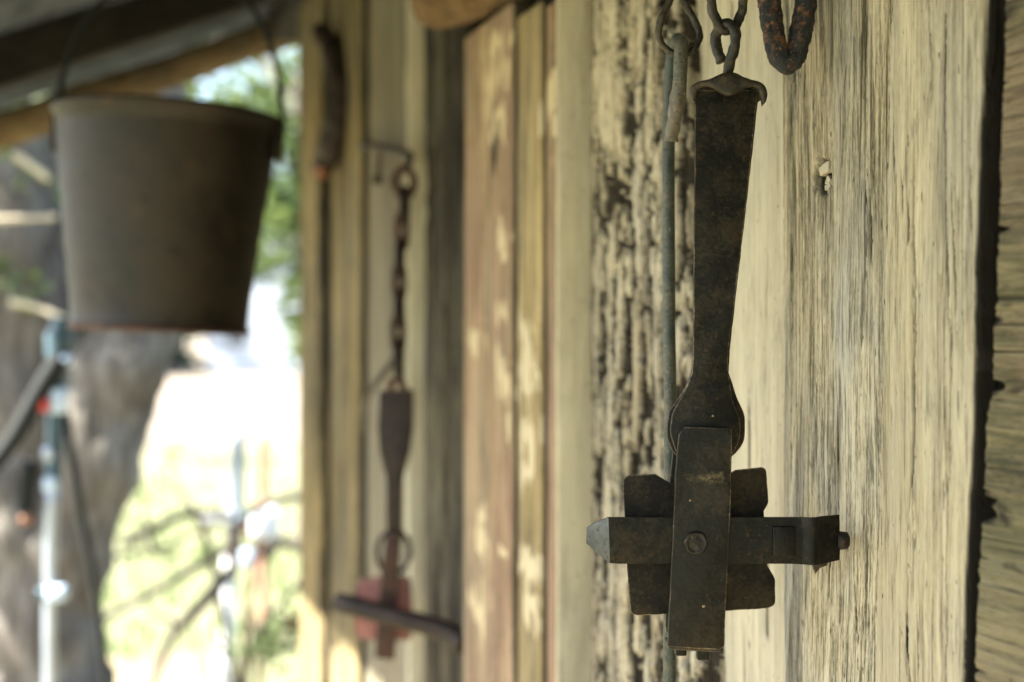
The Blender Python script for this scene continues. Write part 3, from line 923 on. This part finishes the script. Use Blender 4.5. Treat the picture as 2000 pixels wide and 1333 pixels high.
# thick scaling iron loop
hk = thing('rusty_loop', P(1537, -60, .885), 'thick flaking rusty iron loop hanging against the wall', 'iron loop')
bm = bmesh.new()
ku = .885 / F
U = [(1502, -140, .004), (1498, -60, .002), (1503, 10, 0), (1511, 66, -.002), (1520, 104, -.003), (1536, 124, -.003), (1553, 108, -.003), (1563, 66, -.003), (1573, 10, -.001), (1577, -60, 0), (1574, -140, .003), (1556, -190, .004), (1538, -205, .004), (1518, -190, .004)]
pts = resample(PL(U, .885), 12, True)
tube(bm, pts, 21.5 * ku, 44, closed=True, rough=.0009, rfreq=260)
for v in bm.verts:
    q = v.co
    n_ = fbm(q.x * 420, q.y * 420, q.z * 150, 4)
    v.co += Vector((n_ * .0005, -abs(n_) * .0004, 0))
world_obj('loop', bm, M['scale'], hk)

# nails carrying them (in the wall, above the picture)
def nail_to(target, r, label):
    w = (target - W0).dot(WN)
    base = target - WN * (w - .005)
    return nail(base, w + .01, r, label)
nail_to(P(1420, -312, .855), .004, 'iron nail carrying the short chain above the sharp trap')
nail_to(P(1338, -134, .935), .004, 'iron nail carrying the teardrop ring and rod')
nail_to(P(1538, -176, .885), .006, 'thick iron spike carrying the flaking rusty loop')

# ------------------------------------------------------------------ far trap, its chain, wire and the iron strap
D2 = 1.86
K2 = D2 / F
T2 = P(770, 1000, D2)
def L2(px, py): return ((px - 770) * K2, -(py - 1000) * K2)
def Lp2(pts): return [L2(772 + (x - 772) * 1.14, y) for x, y in rnd_poly(pts)]
t2 = thing('animal_trap', T2, 'rusty brown spring trap with a pink plate, blurred farther along the wall', 'trap', 'iron traps hanging on the wall')
bm = bmesh.new()
plate(bm, Lp2([(745, 764, 4), (803, 760, 4), (803, 835), (798, 880), (786, 935, 8), (784, 1000), (783, 1060), (757, 1060), (756, 1000), (757, 935, 8), (745, 880), (742, 835)]), .007, -.004, .001)
flatshade(obj('spring', bm, M['rustdk'], t2, label='dark spring tapering to a narrow neck'))
bm = bmesh.new()
plate(bm, Lp2([(751, 790), (800, 780), (796, 870), (783, 930), (760, 930), (748, 870)]), .004, .010, .001)
flatshade(obj('spring_leaf', bm, M['rust'], t2))
bm = bmesh.new()
tube(bm, resample([(*L2(760, 758),), ], 1) if False else [Vector((L2(762, 0)[0], 0, L2(0, 762)[1])), Vector((L2(765, 0)[0], 0, L2(0, 745)[1])), Vector((L2(784, 0)[0], 0, L2(0, 742)[1])), Vector((L2(790, 0)[0], 0, L2(0, 762)[1]))], .0055, 10)
obj('collar', bm, M['rust'], t2)
bm = bmesh.new()
plate(bm, Lp2([(757, 1040), (783, 1040), (777, 1160), (772, 1286, 4), (738, 1282, 4), (746, 1160)]), .008, -.012, .001)
flatshade(obj('base_bar', bm, M['rust'], t2))
# two bows either side of the neck
for pts in ([(757, 1040), (742, 1055), (736, 1082), (744, 1108), (757, 1118)], [(783, 1040), (794, 1052), (799, 1078), (793, 1105), (780, 1118)]):
    bm = bmesh.new()
    tube(bm, resample([Vector((L2(x, 0)[0], .002, L2(0, y)[1])) for x, y in pts], 6), .0034, 10)
    obj('bow', bm, M['rustdk'], t2)
bm = bmesh.new()
plate(bm, Lp2([(706, 1135, 10), (765, 1126), (797, 1130, 8), (800, 1190), (798, 1254, 8), (740, 1256), (702, 1250, 10), (699, 1190)]), .003, .012, .0008)
flatshade(obj('pan_plate', bm, M['redpan'], t2, label='pinkish red square plate'))
bm = bmesh.new()
pts = [(662, 1176), (690, 1178), (740, 1187), (790, 1196), (850, 1206), (890, 1218), (912, 1232)]
prof = resample([Vector((L2(x, 0)[0], -.004 - .081 * i / 6, L2(0, y)[1])) for i, (x, y) in enumerate(pts)], 6)
tube(bm, prof, .0135, 12, squash=.9)
obj('cross_bar', bm, M['rustdk'], t2, label='dark cross bar running back to the post')

c2 = thing('hanging_chain', P(790, 320, 1.88), 'rusty twisted chain carrying the blurred brown trap', 'chain', 'chains hanging on the wall')
kd = 1.88 / F
bm = ring_link([(790, 328), (776, 340), (771, 356), (777, 376), (790, 388), (803, 376), (808, 356), (804, 340)], 1.88, 7.5 * kd)
world_obj('ring', bm, M['rust'], c2)
cx = [(790, 400), (785, 450), (781, 500), (780, 550), (779, 600), (777, 650), (778, 698)]
for i, (x, y) in enumerate(cx):
    hx = 8.5 if i % 2 else 4
    hd = .004 if i % 2 else .009
    pts = [(x - hx, y - 16, -hd), (x - hx * .6, y - 30, -hd * .4), (x + hx * .6, y - 30, hd * .4), (x + hx, y - 16, hd), (x + hx, y + 16, hd), (x + hx * .6, y + 32, hd * .4), (x - hx * .6, y + 32, -hd * .4), (x - hx, y + 16, -hd)]
    world_obj('link', ring_link(pts, 1.88, 6.6 * kd, 10), M['rust'] if i % 2 else M['rustdk'], c2)
bm = bmesh.new()
tube(bm, resample(PL([(780, 700), (784, 722), (778, 748)], 1.87), 6), 5 * kd, 10)
world_obj('hook', bm, M['rustdk'], c2)

wz = thing('wire_peg', P(700, 285, 2.2), 'bent dark wire peg that the twisted far chain hangs from', 'wire')
bm = bmesh.new()
tube(bm, resample([P(690, 281, 2.42), P(712, 284, 2.25), P(755, 290, 2.05), P(797, 301, 1.88), P(800, 315, 1.88), P(793, 334, 1.88)], 6), .0052, 8)
world_obj('wire', bm, M['rustdk'], wz)
tg = thing('small_hook', P(736, 290, 2.12), 'small rusty hook dangling from the wire peg', 'hook')
bm = bmesh.new()
tube(bm, resample(PL([(728, 284), (736, 284, -.01), (741, 300, 0), (739, 330), (738, 350), (732, 357)], 2.12), 6), .0042, 8)
world_obj('wire', bm, M['rust'], tg)
bm = bmesh.new()
rbox(bm, P(738, 352, 2.12), (.016, .008, .011), .002)
world_obj('weight', bm, M['rustdk'], tg)
cd = bmesh.new()
tube(cd, resample(PL([(774, 694, 0), (762, 712, .01), (742, 738, .03), (722, 768, .08), (711, 800, .16), (709, 840, .2)], 1.89), 6), .0045, 8)
tag(obj('cord', cd, M['twig']), 'dark slack cord trailing from the far chain to the boards', 'cord')
# thin ring of wire on the dark post
bm = bmesh.new()
tube(bm, resample([P(838, 728, 2.0), P(842, 722, 1.96), P(852, 724, 1.95), P(858, 740, 1.955), P(860, 790, 1.95)], 6), .0032, 8)
tag(obj('wire_hook', bm, M['rustdk']), 'small wire hook stuck in the dark grey post', 'hook')
# curved iron strap
bm = bmesh.new()
tube(bm, resample(PL([(626, 58, .03), (654, 104, .0), (672, 168, -.02), (667, 230, -.02), (650, 285, -.01), (628, 335, .02)], 2.44), 8), [.020, .025, .028, .028, .025, .02], 14, squash=.9, rough=.003, rfreq=40)
st = thing('iron_strap', P(640, 70, 2.44), 'dark curved iron strap with a rusty end near the corner post', 'strap')
world_obj('strap', bm, M['rustdk'], st)
bm = bmesh.new()
tube(bm, resample(PL([(633, 324, .01), (627, 337, .018), (622, 345, .02)], 2.43), 5), [.017, .018, .014], 12, squash=.6, rough=.003, rfreq=60)
world_obj('rusty_end', bm, M['orange'], st)

# ------------------------------------------------------------------ bucket
DB = 1.9
kb = DB / F
bz_top, bz_bot = zrow(226, DB), zrow(648, DB)
bc = P(312, 648, DB)
bk = thing('bucket', (bc.x - .0, DB, bz_bot), 'old dull metal bucket hanging from the roof', 'bucket', rot=(R(0), R(2.4), 0))
Hb = bz_top - bz_bot
Rt, Rb = 213 * kb, 167 * kb
bm = bmesh.new()
prof = [(.0, .006), (Rb * .9, .006), (Rb - .002, .004), (Rb, .0), (Rb + .0015, .002), (Rb + .0015, .010), (Rb + .001, .013)]
for i in range(1, 14):
    t = i / 14
    prof.append((Rb + (Rt - Rb) * t + .0008 * math.sin(t * 40), .013 + (Hb - .02) * t))
prof += [(Rt, Hb - .006), (Rt + .004, Hb - .006), (Rt + .0055, Hb - .001), (Rt + .003, Hb + .003), (Rt - .001, Hb), (Rt - .002, Hb - .01)]
for i in range(12, -1, -2):
    t = i / 14
    prof.append((Rb + (Rt - Rb) * t - .0016, .013 + (Hb - .02) * t))
prof.append((0, .012))
NS = 72
rings = []
for r, z in prof:
    if r == 0:
        rings.append([bm.verts.new((0, 0, z))]); continue
    ring = []
    for k in range(NS):
        a = 2 * math.pi * k / NS
        dn = 1 + .012 * fbm(math.cos(a) * 1.2, math.sin(a) * 1.2, z * 5) + .003 * math.sin(2 * a + 1)
        ring.append(bm.verts.new((r * dn * math.cos(a), r * dn * math.sin(a), z)))
    rings.append(ring)
for a, b in zip(rings, rings[1:]):
    for k in range(NS):
        if len(a) == 1: bm.faces.new((a[0], b[k], b[(k + 1) % NS]))
        elif len(b) == 1: bm.faces.new((a[k], a[(k + 1) % NS], b[0]))
        else: bm.faces.new((a[k], a[(k + 1) % NS], b[(k + 1) % NS], b[k]))
obj('body', bm, M['bucket'], bk)
bm = bmesh.new()
pts = []
for i in range(25):
    a = math.pi * i / 24
    pts.append((-(Rt + .006) * math.cos(a), .02 * math.sin(a), Hb - .03 + .235 * math.sin(a) ** .85))
tube(bm, pts, .0042, 10)
obj('bail', bm, M['black'], bk, label='thin wire bail')
bm = bmesh.new()
tube(bm, [Vector(((Rb + .001) * math.cos(2 * math.pi * k / 72), (Rb + .001) * math.sin(2 * math.pi * k / 72), .004)) for k in range(72)], .0042, 8, closed=True, rough=.0008, rfreq=40)
obj('bottom_rim', bm, M['rust'], bk, label='rusty bottom rim')
for sx in (-1, 1):
    bm = bmesh.new()
    rbox(bm, (sx * (Rt + .003), 0, Hb - .03), (.006, .04, .05), .002)
    obj('ear', bm, M['bucket'], bk)
# rope from the rafter to the bail
bm = bmesh.new()
top_b = bk.matrix_basis @ Vector((0, .02, Hb + .205))
hb = Vector((top_b.x, top_b.y, top_b.z))
w_b = (hb - W0).dot(WN)
tube(bm, resample([hb + Vector((.012, 0, -.006)), hb + Vector((.0, .0, -.012)), hb + Vector((-.012, 0, .0)), hb + Vector((0, 0, .03)), Vector((hb.x, hb.y, RH - RS * w_b + .045))], 6), .005, 8)
tag(obj('rope', bm, M['twig']), 'short dark rope tying the bucket bail to the roof', 'rope')

# ------------------------------------------------------------------ ground
bm = bmesh.new()
def gh(x, y):
    return .03 * fbm(x * .25, y * .25, 0) + .0 + (.0 if y < 30 else (y - 30) * .004)
xs = sorted(set([-400, -200, -120, -80, -50] + [x * 1.5 for x in range(-20, 21)] + [50, 80, 120, 200, 400]))
ys = sorted(set([-200, -80, -40, -20] + [y * 1.5 for y in range(-6, 40)] + [70, 90, 120, 160, 220, 300, 500]))
gv = [[bm.verts.new((x, y, gh(x, y) - .02)) for x in xs] for y in ys]
for a, b in zip(gv, gv[1:]):
    for j in range(len(xs) - 1): bm.faces.new((a[j], a[j + 1], b[j + 1], b[j]))
tag(obj('ground', bm, M['ground']), kind='structure')
bm = bmesh.new()
# beaten earth along the wall
n = 60
pv = []
for i in range(n + 1):
    s = -4 + 11 * i / n
    a = W(s, -.06, 0); b = W(s, 1.9 + .5 * fbm(s * .8, 1, 1), 0); c = (a + b) / 2
    pv.append([bm.verts.new((q.x, q.y, gh(q.x, q.y) + .014)) for q in (a, c, b)])
for a, b in zip(pv, pv[1:]):
    for j in range(2): bm.faces.new((a[j], a[j + 1], b[j + 1], b[j]))
tag(obj('path', bm, M['dirt']), kind='structure')
# grass
bm = bmesh.new()
for i in range(5000):
    y = 4.8 + 16 * random.random() ** 1.4
    x = random.uniform(-.62, .05) * y + random.uniform(-.3, .3)
    if fbm(x * .6, y * .6, 3) < -.15: continue
    z = gh(x, y) - .02
    h = random.uniform(.05, .16); a = random.uniform(0, 6.28); w = .006 + .001 * y
    dx, dy = math.cos(a) * w, math.sin(a) * w
    lx, ly = random.uniform(-.05, .05), random.uniform(-.05, .05)
    bm.faces.new((bm.verts.new((x - dx, y - dy, z)), bm.verts.new((x + dx, y + dy, z)), bm.verts.new((x + lx, y + ly, z + h))))
tag(obj('grass', bm, M['leaf'], smooth=False), kind='stuff')

# ------------------------------------------------------------------ trees
def leaves(bm, centers, n, size, flat=.5):
    tot = sum(c[3] ** 2 for c in centers)
    for (x, y, z, r) in centers:
        m = int(n * r * r / tot)
        for _ in range(m):
            d = Vector((random.gauss(0, 1), random.gauss(0, 1), random.gauss(0, 1))).normalized() * r * random.random() ** .45
            p = Vector((x, y, z)) + Vector((d.x, d.y, d.z * .8))
            if fbm(p.x * 1.6, p.y * 1.6, p.z * 1.6, 3) < -.16: continue
            s = size * random.uniform(.6, 1.3)
            a = Vector((random.gauss(0, 1), random.gauss(0, 1), random.gauss(0, .6))).normalized()
            b = a.orthogonal().normalized()
            q = Matrix.Rotation(random.uniform(0, 6.28), 3, a)
            b = q @ b
            vs = [p - a * s, p + b * s * .42 + a * s * .1, p + a * s, p - b * s * .42 + a * s * .1]
            bm.faces.new([bm.verts.new(v) for v in vs])

# the big forked tree by the shed
DT = 4.3
tb = P(70, 1633, DT); tb.z = -.02
tree = thing('forked_tree', tb, 'big forked tree with rough grey bark standing behind the bucket', 'tree')
bm = bmesh.new()
def TP(px, row, dd=0.): return P(px, row, DT + dd)
tube(bm, resample([Vector((tb.x, tb.y, -.06)), TP(85, 1480), TP(82, 1300), TP(85, 1180), TP(70, 1050, .02), TP(35, 900, .05), TP(20, 700, .05), TP(30, 520, .05), TP(10, 300, .1), TP(-40, 60, .1), TP(-150, -300, .3), TP(-250, -700, .4)], 6), [.26, .21, .185, .18, .19, .20, .19, .175, .16, .14, .11, .08], 26, rough=.035, rfreq=5)
world_obj('trunk', bm, M['bark'], tree)
bm = bmesh.new()
tube(bm, resample([TP(80, 1300), TP(105, 1180, -.03), TP(140, 1040, -.04), TP(185, 900, -.04), TP(225, 770, -.03), TP(262, 640, 0), TP(290, 480, .0), TP(310, 330, .1), TP(300, 100, .2), TP(240, -250, .3), TP(150, -600, .3)], 6), [.10, .135, .13, .135, .14, .135, .12, .11, .10, .09, .07], 24, rough=.03, rfreq=6)
world_obj('limb', bm, M['bark'], tree, label='limb leaning right')
M['drybranch'] = plain('pale_dry_branch', (.55, .48, .34), .8)
for pts, r in (([TP(-60, 432, -.5), TP(20, 428, -.45), TP(110, 424, -.4)], .010), ([TP(-40, 270, -.3), TP(40, 310, -.3), TP(95, 350, -.3)], .012), ([TP(20, 590, -.3), TP(70, 600, -.3), TP(130, 622, -.35)], .009),
               ([TP(-150, -300, .3), TP(-500, -500, -.3), TP(-900, -620, -.6)], .05), ([TP(-250, -700, .4), TP(-600, -900, 0), TP(-1100, -1000, -.2)], .05)):
    bm = bmesh.new()
    tube(bm, resample(pts, 6), [r, r * .7], 8, rough=.002, rfreq=20)
    world_obj('branch', bm, M['drybranch'], tree)
bm = bmesh.new()
cen = [(-3.4, 4.4, 3.7, .95), (-2.7, 4.4, 3.2, .8), (-4.0, 4.7, 4.4, 1.1), (-2.3, 4.8, 4.2, 1.0), (-1.4, 5.2, 5.0, 1.1), (-3.3, 4.25, 3.0, .7), (-2.1, 4.3, 2.9, .6)]
leaves(bm, cen, 9000, .075)
world_obj('crown', bm, M['leaf'], tree)
bm = bmesh.new()
leaves(bm, [(*TP(20, 265, -.4), .14), (*TP(60, 300, -.3), .12), (*TP(15, 560, -.2), .10), (*TP(105, 330, -.2), .12), (*TP(60, 200, -.2), .12)], 130, .045)
world_obj('low_leaves', bm, M['leafy'], tree, label='sunlit sprigs low on the trunk')

def btree(name, px, d, h, cr, mat, label, n=2600, size=.09, group='trees beyond the yard', low=.25):
    b = P(px, 0, d); b.z = gh(b.x, b.y) - .05
    t = thing(name, b, label, 'tree', group)
    bm = bmesh.new()
    tube(bm, resample([(0, 0, 0), (.05 * h * .3, 0, h * .3), (-.03 * h, .1, h * .65), (.02, 0, h * .9)], 5), [.035 * h, .012 * h], 10, rough=.02, rfreq=3)
    for k in range(5):
        a = k * 2.4 + px
        tube(bm, resample([(0, 0, h * (.3 + .1 * k)), (cr * .4 * math.cos(a), cr * .4 * math.sin(a), h * (.42 + .1 * k)), (cr * .8 * math.cos(a), cr * .8 * math.sin(a), h * (.52 + .09 * k))], 4), [.016 * h, .005 * h], 7)
    obj('trunk', bm, M['bark'], t)
    bm = bmesh.new()
    cs = []
    for k in range(13):
        a = k * 2.39996
        rr = cr * .62 * math.sqrt((k + .5) / 13)
        zz = h * (low + (1 - low) * ((k * .618) % 1))
        cs.append((rr * math.cos(a), rr * math.sin(a), zz, cr * (.34 + .16 * ((k * .37) % 1))))
    leaves(bm, cs, n, size)
    obj('crown', bm, mat, t)
    return t
btree('leafy_tree', 615, 10.5, 4.5, 1.4, M['leafy'], 'bright green young tree seen between the bucket and the corner post', 4200, .085, low=.34)
btree('leafy_tree', 330, 72, 22.0, 8.0, M['leaf'], 'mid green tree showing just above the bucket rim', 7000, .75, low=.3)
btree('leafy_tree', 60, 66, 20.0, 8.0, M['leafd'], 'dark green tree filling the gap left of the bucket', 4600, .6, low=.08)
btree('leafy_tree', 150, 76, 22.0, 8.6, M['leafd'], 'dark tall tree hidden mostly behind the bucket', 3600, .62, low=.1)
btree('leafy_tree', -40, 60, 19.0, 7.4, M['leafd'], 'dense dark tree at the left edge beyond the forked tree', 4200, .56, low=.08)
# far wood
bm = bmesh.new()
cs = []
for i in range(46):
    x = -60 + i * 2.6 + random.uniform(-1, 1); y = 62 + random.uniform(-5, 5)
    cs.append((x, y, random.uniform(1.5, 4.5), random.uniform(2.2, 3.6)))
leaves(bm, cs, 9000, .45)
tag(obj('far_wood', bm, M['leaf'], smooth=False), 'low far wood along the horizon', 'wood', kind='stuff')

# white house beyond the yard
hb_ = P(548, 0, 60); hb_.z = .05
hs = thing('white_house', hb_, 'white two storey weatherboard house far behind the yard', 'house', rot=(0, 0, R(-8)))
bm = bmesh.new()
rbox(bm, (0, 3, 2.9), (6.4, 6, 5.8))
for k in range(26):
    rbox(bm, (0, -.01, .2 + k * .22), (6.44, .05, .02))
obj('wall', bm, plain('pale_weatherboard', (.50, .55, .60), .7, 0, .25, 1.), hs, False)
bm = bmesh.new()
v = [bm.verts.new(p) for p in ((-3.6, -.5, 5.7), (3.6, -.5, 5.7), (3.6, 3, 7.6), (-3.6, 3, 7.6), (-3.6, 6.5, 5.7), (3.6, 6.5, 5.7))]
bm.faces.new((v[0], v[1], v[2], v[3])); bm.faces.new((v[3], v[2], v[5], v[4]))
bmesh.ops.solidify(bm, geom=bm.faces[:], thickness=.08)
obj('roof', bm, M['sheet'], hs, False)
for x_, z_ in ((-1.9, 1.9), (1.5, 4.3)):
    bm = bmesh.new()
    rbox(bm, (x_, -.04, z_), (.8, .1, 1.2), .01)
    obj('window', bm, plain('dark_glass', (.05, .06, .07), .1), hs, False)

# ------------------------------------------------------------------ stand by the tree
DS = 3.0
sp_ = P(100, 1333, DS)
sd = thing('metal_stand', (sp_.x, DS, .0), 'silver pole stand with a dark head and red knob beside the tree trunk', 'stand')
def SP(px, row, dd=0.): return P(px, row, DS + dd)
def part_tube(name, pts, r, mat, root, label=None, sides=12, sm=6):
    bm = bmesh.new(); tube(bm, resample(pts, sm), r, sides)
    return world_obj(name, bm, M[mat], root, label)
part_tube('pole', [Vector((sp_.x, DS, 0)), SP(97, 1200), SP(103, 945)], .0135, 'silver', sd)
part_tube('upper_tube', [SP(104, 950), SP(108, 850), SP(114, 690)], .017, 'teal', sd)
part_tube('arm', [SP(118, 700, -.02), SP(80, 760, -.03), SP(30, 850, -.04), SP(-30, 930, -.05)], [.021, .018], 'black', sd, label='dark padded arm sloping left')
part_tube('brace', [SP(124, 790, .02), SP(150, 960, .06), SP(186, 1150, .12), SP(215, 1400, .18)], .010, 'black', sd)
part_tube('lever', [SP(60, 900, -.02), SP(52, 960, -.02), SP(48, 1000, -.02)], .018, 'black', sd)
for px, row, mat, sz in ((116, 782, 'bluew', (.034, .035, .055)), (96, 885, 'silver', (.026, .03, .03)), (100, 945, 'bluew', (.03, .035, .034)), (112, 1158, 'bluew', (.042, .04, .032)), (130, 705, 'bluew', (.022, .03, .028))):
    bm = bmesh.new(); rbox(bm, SP(px, row, -.01), sz, .008, segs=3)
    world_obj('clamp', bm, M[mat], sd)
part_tube('clamp_screw', [SP(75, 1158, -.01), SP(98, 1160, -.01)], .012, 'teal', sd)
bm = bmesh.new(); rbox(bm, SP(86, 790, -.03), (.024, .024, .03), .009, segs=3)
world_obj('knob', bm, M['red'], sd, label='red knob')
bm = bmesh.new(); rbox(bm, SP(52, 1015, -.03), (.03, .02, .02), .008, segs=3)
world_obj('lever_tip', bm, M['orange'], sd, label='orange tip')
part_tube('head', [SP(122, 620, 0), SP(116, 660, 0), SP(114, 700, 0)], [.022, .028, .026], 'teal', sd)

# post with fittings in the yard
DQ = 6.0
qp = P(447, 1333, DQ)
qz = gh(qp.x, DQ)
po = thing('yard_post', (qp.x, DQ, qz - .03), 'slim white and grey post with pale fittings standing in the bright yard', 'post')
def QP(px, row, dd=0.): return P(px, row, DQ + dd)
part_tube('lower_post', [Vector((qp.x - .03, DQ, qz - .03)), QP(444, 1240), QP(450, 1085)], .030, 'white', po)
part_tube('upper_rod', [QP(455, 1090), QP(460, 980), QP(466, 838)], [.036, .030], 'greypost', po)
for px, row, sz, mat in ((425, 1008, (.15, .08, .06), 'white'), (518, 1022, (.11, .10, .13), 'white'), (438, 1310, (.09, .09, .13), 'white'), (487, 1090, (.07, .07, .08), 'bluew')):
    bm = bmesh.new(); rbox(bm, QP(px, row, -.05), sz, .02, segs=3)
    world_obj('fitting', bm, M[mat], po)
part_tube('crosspiece', [QP(438, 1010, -.02), QP(470, 1012, -.02), QP(500, 1005, -.02)], .022, 'teal', po)
bm = bmesh.new()
tube(bm, resample([QP(478 + 26 * math.cos(a), 1065 + 34 * math.sin(a), -.06) for a in [i * math.pi / 6 for i in range(12)]], 4, True), .016, 10, closed=True)
world_obj('rusty_ring', bm, M['redtwig'], po, label='rusty ring')
rs = bmesh.new()
tube(rs, resample([P(517, 1300, 7.2), P(511, 1000, 7.2), P(512, 850, 7.2)], 6), .03, 10)
o = tag(obj('metal_stake', rs, M['rustystake']), 'reddish rusty stake right of the slim post', 'stake')
for v in o.data.vertices:
    if v.co.z < .1: v.co.z = -.05

# bare shrub with long twigs around the post
bs = thing('bare_shrub', (QP(470, 1380).x, 5.7, -.02), 'bare shrub with long dark arching twigs around the post', 'shrub')
def BP(px, row, dd=0.): return P(px, row, 5.6 + dd)
br = [([(470, 1400), (440, 1230), (410, 1080), (380, 1000), (350, 960)], .010), ([(470, 1060), (400, 1095), (330, 1140), (260, 1175), (190, 1215)], .012), ([(455, 1110), (390, 1185), (345, 1230), (310, 1300), (290, 1380)], .016),
      ([(240, 1060), (300, 1035), (350, 1010), (410, 1000), (450, 1003)], .012), ([(485, 1000), (520, 985), (560, 975), (620, 965)], .013), ([(520, 1085), (545, 1060), (590, 1070), (640, 1075)], .015), ([(280, 1010), (290, 1030), (300, 1075), (340, 1090)], .007),
      ([(225, 1085), (300, 1075), (360, 1050), (430, 1020)], .006), ([(470, 1400), (500, 1240), (560, 1170), (600, 1110)], .008), ([(345, 1230), (330, 1210), (300, 1205)], .008)]
for pts, r in br:
    bm = bmesh.new()
    tube(bm, resample([BP(x, y, random.uniform(-.12, .12)) for x, y in pts], 6), [r * 1.7, r * 1.2], 8, rough=.003, rfreq=20)
    world_obj('branch', bm, M['twig'], bs)
for pts, r in (([(470, 1400), (478, 1240), (490, 1150), (498, 1080)], .014), ([(500, 1400), (505, 1300), (488, 1200), (492, 1120)], .012), ([(480, 1400), (520, 1300), (555, 1230), (580, 1200)], .009)):
    bm = bmesh.new()
    tube(bm, resample([BP(x, y, random.uniform(-.1, .1)) for x, y in pts], 6), [r, r * .7], 8)
    world_obj('stem', bm, M['redtwig'], bs, label='reddish stem')
bm = bmesh.new()
leaves(bm, [(*BP(500, 1280), .18), (*BP(545, 1310), .15), (*BP(470, 1320), .12), (*BP(555, 1220), .10)], 200, .05)
world_obj('foliage', bm, M['leafy'], bs)

# ------------------------------------------------------------------ light, sky, camera
SUN_EL, SUN_AZ = R(46.6), (-1.0, -.12)
sv = Vector((SUN_AZ[0], SUN_AZ[1], 0)).normalized() * math.cos(SUN_EL) + Vector((0, 0, math.sin(SUN_EL)))
ld = bpy.data.lights.new('sun', 'SUN'); ld.energy = 5.0; ld.angle = R(.5); ld.color = (1, .94, .82)
lo_ = bpy.data.objects.new('sun', ld); C.objects.link(lo_)
lo_.rotation_euler = (-sv).to_track_quat('-Z', 'Y').to_euler()
w = bpy.data.worlds.new('World'); sc.world = w; w.use_nodes = True
nt = w.node_tree
sky = nt.nodes.new('ShaderNodeTexSky'); sky.sky_type = 'NISHITA'; sky.sun_disc = False
sky.sun_elevation = SUN_EL; sky.sun_rotation = math.atan2(sv.x, sv.y)
sky.dust_density = 2.0
nt.links.new(sky.outputs[0], nt.nodes['Background'].inputs[0])
nt.nodes['Background'].inputs[1].default_value = .07
cam = bpy.data.cameras.new('camera'); co = bpy.data.objects.new('camera', cam); C.objects.link(co)
co.location = (0, 0, CZ); co.rotation_euler = (R(90), 0, 0)
cam.lens = 50; cam.sensor_width = 36; cam.clip_start = .02; cam.clip_end = 2000
cam.dof.use_dof = True; cam.dof.focus_distance = .862; cam.dof.aperture_fstop = 4.2; cam.dof.aperture_blades = 0
sc.camera = co
sc.view_settings.view_transform = 'Standard'; sc.view_settings.look = 'None'
sc.view_settings.exposure = 3.08; sc.view_settings.gamma = 1
sc.cycles.use_denoising = True
sc.cycles.max_bounces = 8; sc.cycles.diffuse_bounces = 5
sc.cycles.use_adaptive_sampling = True
